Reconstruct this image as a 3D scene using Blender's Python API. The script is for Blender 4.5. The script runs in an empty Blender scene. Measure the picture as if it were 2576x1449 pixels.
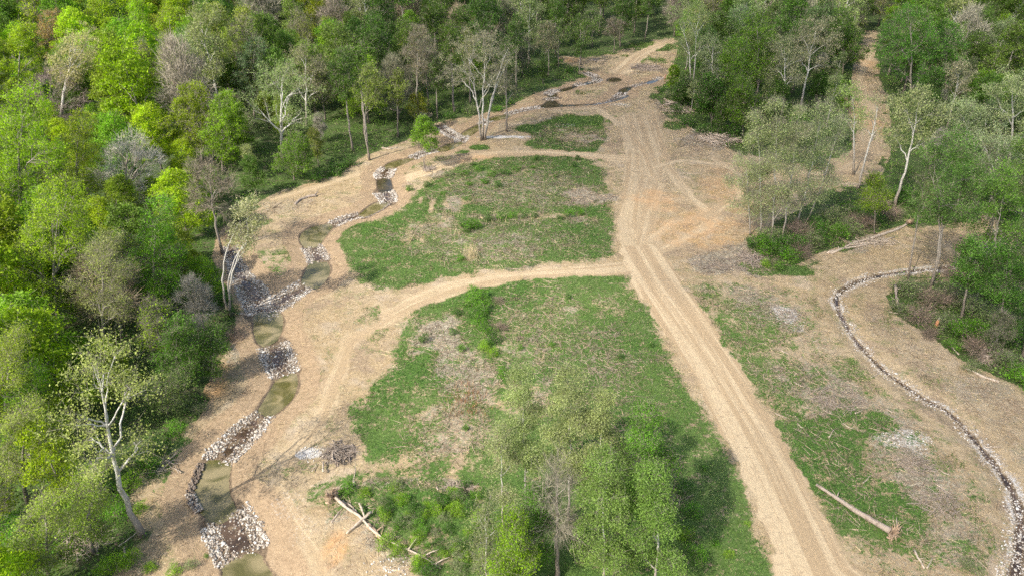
import bpy, math
import numpy as np
from mathutils import Vector
R = math.radians
sc = bpy.context.scene
COL = sc.collection

# ------------------------------------------------------------------ camera
CH, TILT, FPX = 60.0, R(32), 1717.3          # height, downward tilt, focal length in pixels of a 2576 px wide frame
cd = bpy.data.cameras.new('camera'); cam = bpy.data.objects.new('camera', cd); COL.objects.link(cam)
cam.location = (0, 0, CH); cam.rotation_euler = (R(90) - TILT, 0, 0)
cd.sensor_width = 36; cd.lens = 24.0; cd.clip_start = 0.5; cd.clip_end = 6000
sc.camera = cam
# ------------------------------------------------------------------ sky, sun, exposure
SUN = np.array([-0.50, -0.50, 0.0]); SUN /= np.linalg.norm(SUN); ELEV = R(45)
SUN = np.array([SUN[0]*math.cos(ELEV), SUN[1]*math.cos(ELEV), math.sin(ELEV)])
w = bpy.data.worlds.new('World'); sc.world = w; w.use_nodes = True
nt = w.node_tree; nt.nodes.clear()
sky = nt.nodes.new('ShaderNodeTexSky'); sky.sky_type = 'NISHITA'; sky.sun_disc = False
sky.sun_elevation = ELEV; sky.sun_rotation = math.atan2(SUN[0], SUN[1])
sky.dust_density = 3.0; sky.ozone_density = 0.6
bg = nt.nodes.new('ShaderNodeBackground'); bg.inputs['Strength'].default_value = 0.15
wo = nt.nodes.new('ShaderNodeOutputWorld')
nt.links.new(sky.outputs[0], bg.inputs[0]); nt.links.new(bg.outputs[0], wo.inputs[0])
sl = bpy.data.lights.new('sun', 'SUN'); sl.energy = 3.8; sl.angle = R(0.5); sl.cycles.use_multiple_importance_sampling = False; sl.color = (1.0, 0.94, 0.85)
so = bpy.data.objects.new('sun', sl); COL.objects.link(so)
so.rotation_euler = Vector(SUN).to_track_quat('Z', 'Y').to_euler()
sc.view_settings.view_transform = 'Standard'; sc.view_settings.look = 'None'
sc.view_settings.exposure = 1.03; sc.view_settings.gamma = 1
sc.cycles.use_denoising = False; sc.cycles.denoiser = 'OPENIMAGEDENOISE'; sc.cycles.denoising_prefilter = 'ACCURATE'; sc.cycles.sample_clamp_indirect = 3.0; sc.cycles.max_bounces = 6; sc.cycles.diffuse_bounces = 3; sc.cycles.transparent_max_bounces = 128

# ------------------------------------------------------------------ maths helpers
CT, ST = math.cos(TILT), math.sin(TILT)
def at(x, y, z=0.0):
    """point of the horizontal plane z seen at photo position x, y"""
    u = (x - 1288)/FPX; v = (724.5 - y)/FPX
    d = np.array([u, v*ST + CT, v*CT - ST]); t = (z - CH)/d[2]
    return np.array([d[0]*t, d[1]*t, z])
def proj(p):
    z = p[2] - CH; dep = p[1]*CT - z*ST; up = p[1]*ST + z*CT
    return 1288 + FPX*p[0]/dep, 724.5 - FPX*up/dep, dep
def height_for(b, ytop):
    v = (724.5 - ytop)/FPX; d = (v*ST + CT, v*CT - ST)
    return CH + d[1]*b[1]/d[0] - b[2]
def smooth(e0, e1, x):
    t = np.clip((x - e0)/(e1 - e0), 0, 1); return t*t*(3 - 2*t)
def world_poly(pts, z=0.0): return np.array([at(x, y, z)[:2] for x, y in pts])
def sdf(P, poly, far=1e3):
    """signed distance (negative inside) of points P to a polygon, exact near it"""
    out = np.full(len(P), far); mg = 14.0
    lo, hi = poly.min(0) - mg, poly.max(0) + mg
    m = np.all((P > lo) & (P < hi), axis=1); Q = P[m]
    if len(Q) == 0: return out
    d = np.full(len(Q), 1e9); ins = np.zeros(len(Q), bool)
    for i in range(len(poly)):
        a, b = poly[i], poly[(i+1) % len(poly)]; e = b - a; wv = Q - a
        t = np.clip((wv @ e)/(e @ e + 1e-12), 0, 1)
        d = np.minimum(d, ((wv - t[:, None]*e)**2).sum(1))
        c = ((a[1] > Q[:, 1]) != (b[1] > Q[:, 1]))
        xs = a[0] + (Q[:, 1] - a[1])*(e[0])/(e[1] if abs(e[1]) > 1e-12 else 1e-12)
        ins ^= c & (Q[:, 0] < xs)
    d = np.sqrt(d); out[m] = np.where(ins, -d, d); return out
def seg_dist(P, line):
    """distance to a polyline and the interpolated half-width at the nearest point; line rows = x, y, halfwidth"""
    d = np.full(len(P), 1e9); wd = np.zeros(len(P))
    for i in range(len(line) - 1):
        a, b = line[i, :2], line[i+1, :2]; e = b - a; wv = P - a
        t = np.clip((wv @ e)/(e @ e + 1e-12), 0, 1); q = np.sqrt(((wv - t[:, None]*e)**2).sum(1))
        ww = line[i, 2]*(1 - t) + line[i+1, 2]*t
        m = (q - ww) < (d - wd); d = np.where(m, q, d); wd = np.where(m, ww, wd)
    return d, wd
_pr = np.random.RandomState(5); _perm = _pr.rand(256, 256)
def vnoise(x, y, s):
    x = np.asarray(x)/s; y = np.asarray(y)/s; xi = np.floor(x).astype(int); yi = np.floor(y).astype(int)
    fx = x - xi; fy = y - yi; fx = fx*fx*(3 - 2*fx); fy = fy*fy*(3 - 2*fy)
    g = lambda i, j: _perm[(xi + i) % 256, (yi + j) % 256]
    return (g(0, 0)*(1-fx)*(1-fy) + g(1, 0)*fx*(1-fy) + g(0, 1)*(1-fx)*fy + g(1, 1)*fx*fy)*2 - 1
def fbm(x, y, s, o=4):
    v = 0; a = 1; t = 0
    for k in range(o): v = v + a*vnoise(np.asarray(x) + 37.1*k, np.asarray(y) + 11.7*k, s/2**k); t += a; a *= .5
    return v/t

# ------------------------------------------------------------------ object helpers
def mesh_arrays(name, V, F, mat, attrs=None, smooth_shade=False):
    """mesh from a vertex array and a face array (n,k) or a list of such arrays"""
    me = bpy.data.meshes.new(name); V = np.asarray(V, np.float32)
    Fs = F if isinstance(F, list) else [F]; Fs = [np.asarray(f, np.int32) for f in Fs if len(f)]
    me.vertices.add(len(V)); me.vertices.foreach_set('co', V.ravel())
    loops = np.concatenate([f.ravel() for f in Fs]); cnt = np.concatenate([np.full(len(f), f.shape[1], np.int32) for f in Fs])
    me.loops.add(len(loops)); me.loops.foreach_set('vertex_index', loops)
    me.polygons.add(len(cnt)); me.polygons.foreach_set('loop_start', np.concatenate([[0], np.cumsum(cnt)[:-1]]).astype(np.int32))
    if smooth_shade: me.polygons.foreach_set('use_smooth', np.ones(len(cnt), bool))
    for k, a in (attrs or {}).items():
        a = np.asarray(a, np.float32)
        if a.ndim == 1: at_ = me.attributes.new(k, 'FLOAT', 'POINT'); at_.data.foreach_set('value', a)
        else: at_ = me.attributes.new(k, 'FLOAT_VECTOR', 'POINT'); at_.data.foreach_set('vector', a.ravel())
    me.update(calc_edges=True)
    if mat: me.materials.append(mat)
    return me
def link(name, me, parent=None):
    o = bpy.data.objects.new(name, me); COL.objects.link(o)
    if parent is not None: o.parent = parent
    return o
def tag(o, label=None, cat=None, group=None, kind=None):
    if label: o['label'] = label
    if cat: o['category'] = cat
    if group: o['group'] = group
    if kind: o['kind'] = kind
    return o
def empty(name, loc, rz=0.0, s=1.0):
    o = bpy.data.objects.new(name, None); COL.objects.link(o); o.location = loc; o.rotation_euler = (0, 0, rz); o.scale = (s, s, s)
    o.empty_display_size = .5
    return o
class MB:
    """collects tubes, boxes and blobs, builds ONE mesh"""
    def __init__(s): s.V = []; s.Q = []; s.T = []; s.n = 0; s.A = []
    def add(s, V, Q=None, T=None, a=0.0):
        s.V.append(V)
        if Q is not None and len(Q): s.Q.append(np.asarray(Q) + s.n)
        if T is not None and len(T): s.T.append(np.asarray(T) + s.n)
        s.A.append(np.full(len(V), a)); s.n += len(V)
    def tube(s, pts, rad, k=6, a=0.0, cap=True):
        pts = np.asarray(pts, float); n = len(pts); rad = np.broadcast_to(rad, (n,)) if np.ndim(rad) == 0 else np.asarray(rad)
        tg = np.gradient(pts, axis=0); tg /= np.linalg.norm(tg, axis=1)[:, None] + 1e-9
        ref = np.array([0.0, 0, 1]) if abs(tg[0][2]) < .8 else np.array([1.0, 0, 0])
        u = np.cross(tg, ref); u /= np.linalg.norm(u, axis=1)[:, None] + 1e-9; v = np.cross(tg, u)
        an = np.arange(k)*2*math.pi/k
        V = pts[:, None] + rad[:, None, None]*(np.cos(an)[None, :, None]*u[:, None] + np.sin(an)[None, :, None]*v[:, None])
        i = np.arange(n-1)[:, None]*k; j = np.arange(k)[None]; j2 = (j+1) % k
        Q = np.stack([i+j, i+j2, i+k+j2, i+k+j], -1).reshape(-1, 4)
        V = V.reshape(-1, 3); T = []
        if cap:
            V = np.vstack([V, pts[:1], pts[-1:]]); c0 = n*k; b = (n-1)*k
            T = [(c0, (q+1) % k, q) for q in range(k)] + [(c0+1, b+q, b+(q+1) % k) for q in range(k)]
        s.add(V, Q, T, a)
    def build(s, name, mat, parent=None, smooth_shade=True):
        V = np.vstack(s.V); F = []
        if s.Q: F.append(np.vstack(s.Q))
        if s.T: F.append(np.vstack(s.T))
        me = mesh_arrays(name, V, F, mat, {'va': np.concatenate(s.A)}, smooth_shade)
        return link(name, me, parent)

# ------------------------------------------------------------------ materials
def new_mat(name):
    m = bpy.data.materials.new(name); m.use_nodes = True; m.node_tree.nodes.clear(); return m, m.node_tree
class NT:
    def __init__(s, t): s.t = t
    def n(s, ty, ins=None, **kw):
        o = s.t.nodes.new('ShaderNode' + ty)
        for k, v in kw.items(): setattr(o, k, v)
        for k, v in (ins or {}).items(): s.put(o.inputs[k], v)
        return o
    def put(s, inp, v):
        if hasattr(v, 'links') or isinstance(v, bpy.types.NodeSocket): s.t.links.new(v, inp)
        elif isinstance(v, bpy.types.Node): s.t.links.new(v.outputs[0], inp)
        else:
            if inp.type == 'RGBA' and len(v) == 3: v = (*v, 1)
            inp.default_value = v
    def math(s, op, a, b=0.0, c=None, clamp=False):
        o = s.t.nodes.new('ShaderNodeMath'); o.operation = op; o.use_clamp = clamp
        s.put(o.inputs[0], a); s.put(o.inputs[1], b)
        if c is not None: s.put(o.inputs[2], c)
        return o.outputs[0]
    def mix(s, f, a, b, blend='MIX'):
        o = s.t.nodes.new('ShaderNodeMix'); o.data_type = 'RGBA'; o.blend_type = blend
        s.put(o.inputs[0], f); s.put(o.inputs[6], a); s.put(o.inputs[7], b); return o.outputs[2]
    def noise(s, vec, scale, detail=3.0, rough=.6, dist=0.0):
        o = s.t.nodes.new('ShaderNodeTexNoise'); s.put(o.inputs['Vector'], vec)
        o.inputs['Scale'].default_value = scale; o.inputs['Detail'].default_value = detail
        o.inputs['Roughness'].default_value = rough; o.inputs['Distortion'].default_value = dist; return o.outputs[0]
    def rng(s, v, a, b, c=0.0, d=1.0):
        o = s.t.nodes.new('ShaderNodeMapRange'); o.interpolation_type = 'SMOOTHSTEP'
        s.put(o.inputs[0], v)
        for i, q in enumerate((a, b, c, d)): s.put(o.inputs[i+1], q)
        return o.outputs[0]
    def attr(s, name): o = s.t.nodes.new('ShaderNodeAttribute'); o.attribute_name = name; return o
    def scalev(s, v, x, y, z=1.0):
        o = s.t.nodes.new('ShaderNodeMapping'); s.put(o.inputs['Vector'], v); o.inputs['Scale'].default_value = (x, y, z); return o.outputs[0]
    def rotv(s, v, rz, x, y):
        o = s.t.nodes.new('ShaderNodeMapping'); s.put(o.inputs['Vector'], v); o.inputs['Rotation'].default_value = (0, 0, rz); o.inputs['Scale'].default_value = (x, y, 1); return o.outputs[0]

def leaf_material(name, trans=.35, var=.62, tint_attr=False, rough=.6):
    m, t = new_mat(name); N = NT(t)
    if tint_attr: base = N.attr('tint').outputs['Color']
    else: base = N.n('ObjectInfo').outputs['Color']
    co = N.n('TexCoord').outputs['Object'] if not tint_attr else N.n('NewGeometry').outputs['Position']
    big = N.noise(co, .45, 2.0, .5); sm = N.noise(co, 3.1, 2.0, .7)
    k = N.math('ADD', N.rng(big, .35, .65, 1 - var*.55, 1 + var*.55), N.rng(sm, .3, .7, -var*.5, var*.5))
    c = N.mix(1.0, base, N.n('CombineColor', {0: k, 1: k, 2: k}), 'MULTIPLY')
    hue = N.mix(N.rng(sm, .45, .7, 0, .4), c, N.mix(1.0, c, (1.22, 1.12, .65), 'MULTIPLY'))
    d = N.n('BsdfPrincipled', {'Base Color': hue, 'Roughness': rough, 'Specular IOR Level': .25})
    tr = N.n('BsdfTranslucent', {'Color': N.mix(1.0, hue, (1.25, 1.4, .6), 'MULTIPLY')})
    ms = N.n('MixShader', {0: trans, 1: d.outputs[0], 2: tr.outputs[0]})
    N.n('OutputMaterial', {0: ms.outputs[0]}); return m
def wood_material(name, lower, upper, z0=.05, z1=.4, mott=.5, objcol=False):
    """bark: darker mottled colour low on the stem, paler higher (the bark itself changes with height)"""
    m, t = new_mat(name); N = NT(t)
    tc = N.n('TexCoord').outputs['Object']; z = N.n('SeparateXYZ', {0: tc}).outputs[2]
    nz = N.noise(N.scalev(tc, 1, 1, .45), 2.2, 4.0, .65)
    f = N.rng(N.math('ADD', z, N.math('MULTIPLY', nz, 9.0)), z0 + 4.5, z1 + 4.5); thin = N.attr('thin').outputs['Fac']
    up = N.n('ObjectInfo').outputs['Color'] if objcol else upper
    c = N.mix(f, lower, up)
    c = N.mix(N.rng(nz, .5, .62, 0, mott), c, N.mix(1.0, c, (.42, .36, .30), 'MULTIPLY'))
    c = N.mix(thin, c, (.20, .175, .125))
    fine = N.noise(tc, 9.0, 3.0); c = N.mix(1.0, c, N.mix(fine, (.7, .7, .7), (1.3, 1.3, 1.3)), 'MULTIPLY')
    bp = N.n('Bump', {'Height': N.noise(N.scalev(tc, 1, 1, .3), 6.0, 3.0), 'Strength': .5, 'Distance': .06})
    d = N.n('BsdfPrincipled', {'Base Color': c, 'Roughness': .85, 'Normal': bp.outputs[0]})
    N.n('OutputMaterial', {0: d.outputs[0]}); return m
M = {}
M['leaf'] = leaf_material('spring_leaves', .48)
M['sage'] = leaf_material('downy_young_leaves', .38, .35)
M['twig'] = leaf_material('bare_fine_twigs', .05, .35, rough=.9)
M['woods'] = leaf_material('far_woodland', .3, .4, True)
M['bark'] = wood_material('grey_brown_bark', (.16, .13, .10), (.27, .24, .20), 0, 8, .4)
M['white'] = wood_material('pale_flaking_bark', (.24, .20, .155), (.47, .455, .41), 0, 9, .55)
M['dead'] = wood_material('weathered_dead_wood', (.38, .315, .245), (.38, .315, .245), 0, 1, .6)
M['log'] = wood_material('fallen_trunk_bark', (.27, .22, .175), (.27, .22, .175), 0, 1, .55)
M['rootmud'] = wood_material('root_and_clay', (.38, .27, .18), (.38, .27, .18), 0, 1, .7)
M['reed'] = leaf_material('dry_reed', .2, .3, rough=.9)

def ground_material():
    m, t = new_mat('ground_soil_straw_grass'); N = NT(t)
    P = N.n('NewGeometry').outputs['Position']
    A = {k: N.attr(k).outputs['Fac'] for k in ('g', 's', 'b', 'w', 'r', 'f', 'p', 'o')}
    n1 = N.noise(P, .06, 4.0, .6); n2 = N.noise(P, .45, 5.0, .65); n3 = N.noise(P, 3.0, 4.0, .7); n4 = N.noise(P, 9.0, 3.0, .7)
    # warped thin strands of blown straw
    warp = N.n('VectorMath', {0: P, 1: N.n('VectorMath', {0: N.n('TexNoise', {'Vector': P, 'Scale': .22, 'Detail': 3.0}).outputs['Color'], 3: 9.0}, operation='SCALE').outputs[0]}, operation='ADD').outputs[0]
    st1 = N.noise(N.rotv(warp, .5, .7, 5.5), 1.0, 3.0, .75); st2 = N.noise(N.rotv(warp, 1.9, .8, 4.5), 1.3, 3.0, .75)
    st = N.math('MAXIMUM', N.rng(st1, .5, .66), N.rng(st2, .53, .68))
    dark = N.math('MAXIMUM', N.rng(st2, .46, .33), N.rng(n4, .42, .30))
    patch = N.noise(P, .17, 4.0, .6); mid = N.noise(warp, .55, 5.0, .78, .6); grain = N.noise(P, 2.1, 6.0, .85)
    dirt = N.mix(N.rng(n1, .35, .65), (0.291, 0.215, 0.114), (0.334, 0.260, 0.158))
    dirt = N.mix(N.rng(n2, .42, .66, 0, .8), dirt, (0.244, 0.174, 0.095))
    dirt = N.mix(N.rng(patch, .50, .64, 0, .8), dirt, (0.212, 0.154, 0.101))
    dirt = N.mix(N.rng(patch, .46, .34, 0, .6), dirt, (0.346, 0.284, 0.210))
    dirt = N.mix(N.rng(mid, .5, .66, 0, .7), dirt, (0.393, 0.312, 0.201))
    dirt = N.mix(N.math('MULTIPLY', st, .6), dirt, (0.416, 0.332, 0.214))
    dirt = N.mix(N.math('MULTIPLY', dark, .6), dirt, (0.182, 0.132, 0.090))
    dirt = N.mix(N.rng(grain, .50, .34, 0, .75), dirt, (0.163, 0.122, 0.085))
    dirt = N.mix(N.rng(grain, .56, .70, 0, .6), dirt, (0.440, 0.371, 0.283))
    wz = N.noise(P, .11, 3.0)
    weeds = N.math('MULTIPLY', N.math('MULTIPLY', N.rng(n2, .48, .60), N.rng(n3, .45, .56)), N.rng(wz, .42, .56))
    dirt = N.mix(N.math('MULTIPLY', weeds, .75), dirt, (.11, .14, .045))
    # compacted track with ruts along its own length (attribute uv: across, along)
    uv = N.attr('track_run').outputs['Vector']
    rut = N.noise(N.scalev(uv, .75, .022), 1.0, 3.0, .62, .35); rut2 = N.noise(N.scalev(uv, 7.0, .12), 1.0, 3.0, .7)
    road = N.mix(N.rng(rut, .42, .58), (0.312, 0.230, 0.136), (0.418, 0.329, 0.207)); road = N.mix(N.rng(n2, .5, .66, 0, .45), road, (0.346, 0.259, 0.158))
    road = N.mix(N.math('MULTIPLY', N.rng(rut2, .57, .66, 0, .8), N.rng(N.noise(P, .22, 3.0), .44, .58)), road, (0.259, 0.188, 0.114)); road = N.mix(N.rng(n3, .5, .8, 0, .4), road, (0.413, 0.329, 0.220)); road = N.mix(N.rng(grain, .50, .36, 0, .6), road, (.20, .15, .10))
    c = N.mix(N.rng(N.math('ADD', A['r'], N.math('MULTIPLY', N.math('SUBTRACT', n3, .5), .5)), .35, .65), dirt, road)
    # orange clay
    c = N.mix(N.math('MULTIPLY', A['o'], N.rng(n2, .3, .6)), c, (.43, .25, .115))
    # creek banks: fibre mat, smooth and a little darker
    bank = N.mix(N.rng(grain, .35, .65), (.215, .15, .09), (.33, .24, .15))
    c = N.mix(N.math('MULTIPLY', A['b'], .85), c, bank)
    # dead brush and old straw
    br = N.mix(N.rng(st1, .4, .62), (.17, .14, .10), (.36, .32, .235)); br = N.mix(N.rng(n4, .5, .32, 0, .75), br, (.09, .065, .055))
    sf = N.rng(N.math('ADD', A['s'], N.math('MULTIPLY', N.math('SUBTRACT', grain, .5), 2.4)), .38, .62)
    c = N.mix(sf, c, br)
    # pale limestone dust and gravel
    pale = N.mix(N.rng(n4, .38, .6), (.25, .235, .21), (.56, .54, .50))
    c = N.mix(N.rng(N.math('ADD', A['p'], N.math('MULTIPLY', N.math('SUBTRACT', n3, .5), 1.2)), .42, .75), c, pale)
    # grass sward with tan tussocks
    gr = N.mix(N.rng(n3, .35, .68), (.033, .072, .014), (.080, .148, .028))
    gr = N.mix(N.rng(n1, .4, .62, 0, .5), gr, (.11, .15, .045))
    gf = N.rng(N.math('ADD', A['g'], N.math('ADD', N.math('MULTIPLY', N.math('SUBTRACT', n2, .5), 1.2), N.math('MULTIPLY', N.math('SUBTRACT', grain, .5), 2.0))), .40, .58)
    c = N.mix(gf, c, gr)
    # woodland floor
    fl = N.mix(N.rng(n3, .35, .65), (.045, .055, .020), (.065, .115, .026)); fl = N.mix(N.rng(n2, .5, .68, 0, .6), fl, (.13, .10, .07))
    ff = N.rng(N.math('ADD', A['f'], N.math('MULTIPLY', N.math('SUBTRACT', n2, .5), .8)), .4, .6)
    c = N.mix(ff, c, fl)
    wet = N.mix(N.rng(n3, .3, .7), (.07, .05, .032), (.19, .14, .09))
    c = N.mix(N.rng(N.math('ADD', A['w'], N.math('MULTIPLY', N.math('SUBTRACT', n3, .5), .3)), .3, .7), c, wet)
    bh = N.math('ADD', N.math('MULTIPLY', n3, .5), N.math('ADD', N.math('MULTIPLY', n4, .35), N.math('MULTIPLY', N.math('MULTIPLY', st, .3), N.math('SUBTRACT', 1.0, A['r']))))
    bh = N.math('ADD', bh, N.math('MULTIPLY', N.math('MULTIPLY', rut2, .5), A['r']))
    bp = N.n('Bump', {'Height': bh, 'Strength': .9, 'Distance': .12})
    bp.inputs['Strength'].default_value = .75
    d = N.n('BsdfPrincipled', {'Base Color': c, 'Roughness': N.rng(A['w'], 0, 1, .95, .45), 'Specular IOR Level': .2, 'Normal': bp.outputs[0]})
    N.n('OutputMaterial', {0: d.outputs[0]}); return m
M['ground'] = ground_material()
def water_material(name, c0, c1, spec=.8):
    m, t = new_mat(name); N = NT(t); P = N.n('NewGeometry').outputs['Position']
    c = N.mix(N.rng(N.noise(P, .35, 3.0, .5, 1.0), .35, .65), c0, c1)
    bp = N.n('Bump', {'Height': N.noise(P, 2.5, 2.0), 'Strength': .12, 'Distance': .04})
    d = N.n('BsdfPrincipled', {'Base Color': c, 'Roughness': .03, 'IOR': 1.33, 'Specular IOR Level': spec, 'Normal': bp.outputs[0]})
    N.n('OutputMaterial', {0: d.outputs[0]}); return m
M['water'] = water_material('murky_creek_water', (.075, .070, .022), (.20, .165, .085))
M['water_dark'] = water_material('dark_creek_water', (.035, .030, .018), (.07, .055, .03), .35)
M['water_brown'] = water_material('shallow_brown_water', (.040, .026, .016), (.10, .065, .04))
M['water_black'] = water_material('dark_puddle_water', (.035, .028, .020), (.075, .062, .045))
def rock_material():
    m, t = new_mat('limestone_rock'); N = NT(t); P = N.n('NewGeometry').outputs['Position']
    a = N.attr('va').outputs['Fac']; n = N.noise(P, 7.0, 3.0)
    cr = N.n('ValToRGB', {0: a}); e = cr.color_ramp.elements
    e[0].position = 0; e[0].color = (.10, .07, .05, 1); e[1].position = 1; e[1].color = (.56, .54, .50, 1)
    for p, c in ((.25, (.16, .125, .095, 1)), (.5, (.30, .265, .22, 1)), (.75, (.42, .375, .315, 1))):
        q = e.new(p); q.color = c
    c = N.mix(1.0, cr.outputs[0], N.mix(n, (.7, .7, .7), (1.25, 1.25, 1.25)), 'MULTIPLY')
    d = N.n('BsdfPrincipled', {'Base Color': c, 'Roughness': .8}); N.n('OutputMaterial', {0: d.outputs[0]}); return m
M['rock'] = rock_material()
def flat_mat(name, c, rough=.8, var=.3, sc_=6.0):
    m, t = new_mat(name); N = NT(t); P = N.n('NewGeometry').outputs['Position']
    cc = N.mix(1.0, c, N.mix(N.noise(P, sc_, 3.0), (1-var,)*3, (1+var,)*3), 'MULTIPLY')
    d = N.n('BsdfPrincipled', {'Base Color': cc, 'Roughness': rough}); N.n('OutputMaterial', {0: d.outputs[0]}); return m

# ------------------------------------------------------------------ ground plan (traced, then laid on the ground)
WL = -0.45      # water level
clear_px = [(300,1449),(345,1370),(365,1330),(350,1230),(400,1160),(470,1080),(500,1020),(545,960),(590,870),(612,800),(600,740),(565,690),(550,640),(560,590),(610,540),
 (690,495),(760,460),(850,448),(915,402),(990,370),(1075,340),(1110,308),(1215,290),(1320,255),(1360,235),(1420,208),(1475,196),(1490,182),(1470,170),(1440,168),(1410,158),(1412,142),
 (1470,147),(1540,137),(1590,121),(1650,100),(1690,97),(1700,118),(1690,150),(1690,190),(1660,215),(1640,245),(1680,290),(1740,330),(1800,355),(1900,400),(2000,420),(2100,420),(2155,380),
 (2140,300),(2130,250),(2150,200),(2158,140),(2172,80),(2200,80),(2206,140),(2204,200),(2225,250),(2232,320),(2228,400),(2200,450),(2040,500),(1935,560),(1890,600),(1900,650),(1940,690),(2010,675),
 (2080,640),(2180,610),(2280,570),(2370,570),(2480,560),(2530,480),(2600,470),(2600,540),(2560,600),(2500,660),(2440,700),(2350,705),(2250,700),(2205,730),(2235,790),(2330,850),(2400,905),(2500,955),(2640,1010),
 (2640,1449),(2500,1700),(1200,1700),(420,1700)]
CLEAR = world_poly(clear_px)
road_line = [(2230,1600,0),(2055,1449,84),(1990,1300,0),(1935,1180,0),(1880,1070,0),(1800,930,0),(1730,820,0),(1660,720,0),(1615,640,0),(1600,560,0),(1620,450,0),(1620,380,0),(1600,300,0)]
road_hw = [4.0,3.2,3.1,3.1,3.2,3.4,3.6,3.7,3.8,4.2,4.6,5,5]
ROAD = np.array([[*at(x, y)[:2], h] for (x, y, _), h in zip(road_line, road_hw)])
def chaikin(P, it=2):
    for _ in range(it):
        Q = np.roll(P, -1, 0); P = np.stack([P*.75 + Q*.25, P*.25 + Q*.75], 1).reshape(-1, P.shape[1])
    return P
def catmull(L, k=5):
    P = np.vstack([2*L[0]-L[1], L, 2*L[-1]-L[-2]]); out = []
    for i in range(1, len(P)-2):
        for t in np.arange(k)/k:
            a, b, c, d = P[i-1], P[i], P[i+1], P[i+2]
            out.append(.5*((2*b) + (c-a)*t + (2*a-5*b+4*c-d)*t*t + (3*b-a-3*c+d)*t**3))
    return np.array(out + [L[-1]])
def pline(pts): return np.array([[*at(x, y)[:2], h] for x, y, h in pts])
TRACK1 = pline([(1600,672,2.6),(1500,682,2.0),(1380,688,1.9),(1250,700,2.0),(1130,725,2.3),(1040,760,2.4),(980,790,2.2)])
TRACK2 = pline([(1560,400,2.6),(1480,392,1.8),(1380,386,1.6),(1260,385,1.8),(1180,395,1.8),(1090,425,1.6),(1020,450,1.5)])
TRACK3 = pline([(1560,180,4),(1600,145,3),(1650,118,2.2),(1690,103,2)])
TRACK4 = pline([(2189,80,2.2),(2182,140,2.2),(2165,200,2.3),(2170,240,2.4),(2185,300,2.6),(2190,380,3.0),(2120,420,4)])
# pools (photo outline -> ground at water level)
pools = [
 ('water', [(570,1500),(560,1440),(562,1422),(592,1408),(640,1394),(660,1410),(690,1450),(700,1500)], 'olive pool at the bottom edge of the photo'),
 ('water', [(508,1163),(545,1161),(586,1166),(574,1200),(577,1250),(598,1292),(565,1310),(530,1316),(505,1292),(484,1258),(482,1238),(497,1200)], ''),
 ('water', [(692,957),(720,945),(746,940),(750,962),(740,1002),(704,1034),(680,1050),(645,1040),(662,1010),(680,982)], ''),
 ('water', [(640,792),(660,786),(700,783),(714,800),(706,850),(660,874),(642,855),(638,820)], ''),
 ('water', [(778,662),(800,659),(828,662),(831,690),(808,722),(790,730),(762,716),(758,705),(766,690)], ''),
 ('water', [(757,588),(780,573),(810,566),(842,564),(818,598),(800,622),(765,624),(753,606)], ''),
 ('water', [(903,541),(935,515),(955,508),(984,512),(968,526),(935,543),(910,549)], ''),
 ('water_dark', [(948,452),(982,449),(986,468),(988,480),(978,486),(956,485),(950,470)], ''),
 ('water', [(966,420),(980,410),(1005,403),(1042,398),(1028,410),(990,424),(972,427)], ''),
 ('water', [(1096,379),(1112,370),(1130,362),(1162,356),(1166,362),(1150,371),(1125,382),(1100,384)], ''),
 ('water', [(1158,342),(1168,332),(1188,322),(1208,312),(1222,315),(1200,332),(1178,347)], ''),
 ('water', [(1228,301),(1244,294),(1270,290),(1292,288),(1280,297),(1250,305),(1232,307)], ''),
 ('water_dark', [(1358,270),(1374,259),(1376,254),(1402,254),(1406,264),(1450,264.5),(1500,262),(1530,256),(1558,249),(1575,241),(1582,240),(1580,245),(1556,253),(1530,260),(1500,265),(1440,268),(1390,272),(1362,274)], ''),
 ('water_dark', [(1376,244),(1388,238),(1400,236),(1401,245),(1386,247)], ''),
 ('water_dark', [(1404,229),(1425,222),(1450,217),(1460,214),(1448,222),(1425,230),(1410,233)], ''),
 ('water_dark', [(1462,213),(1480,206),(1502,205),(1492,210),(1470,216)], ''),
 ('water_dark', [(1491,198),(1504,197),(1512,199),(1502,203),(1490,203)], ''),
 ('water_dark', [(1556,229),(1572,222),(1584,220),(1590,223),(1576,233),(1558,236)], ''),
 ('water_dark', [(1620,211),(1640,203),(1656,200),(1652,207),(1632,213)], ''),
 ('water_dark', [(1524,204),(1534,198),(1550,196),(1562,200),(1563,205),(1552,208),(1534,208)], 'round puddle'),
 ('water_black', [(834,1142),(846,1133),(858,1139),(872,1130),(893,1129),(887,1144),(891,1156),(876,1160),(868,1174),(858,1163),(844,1166),(838,1154)], ''),
]
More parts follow.
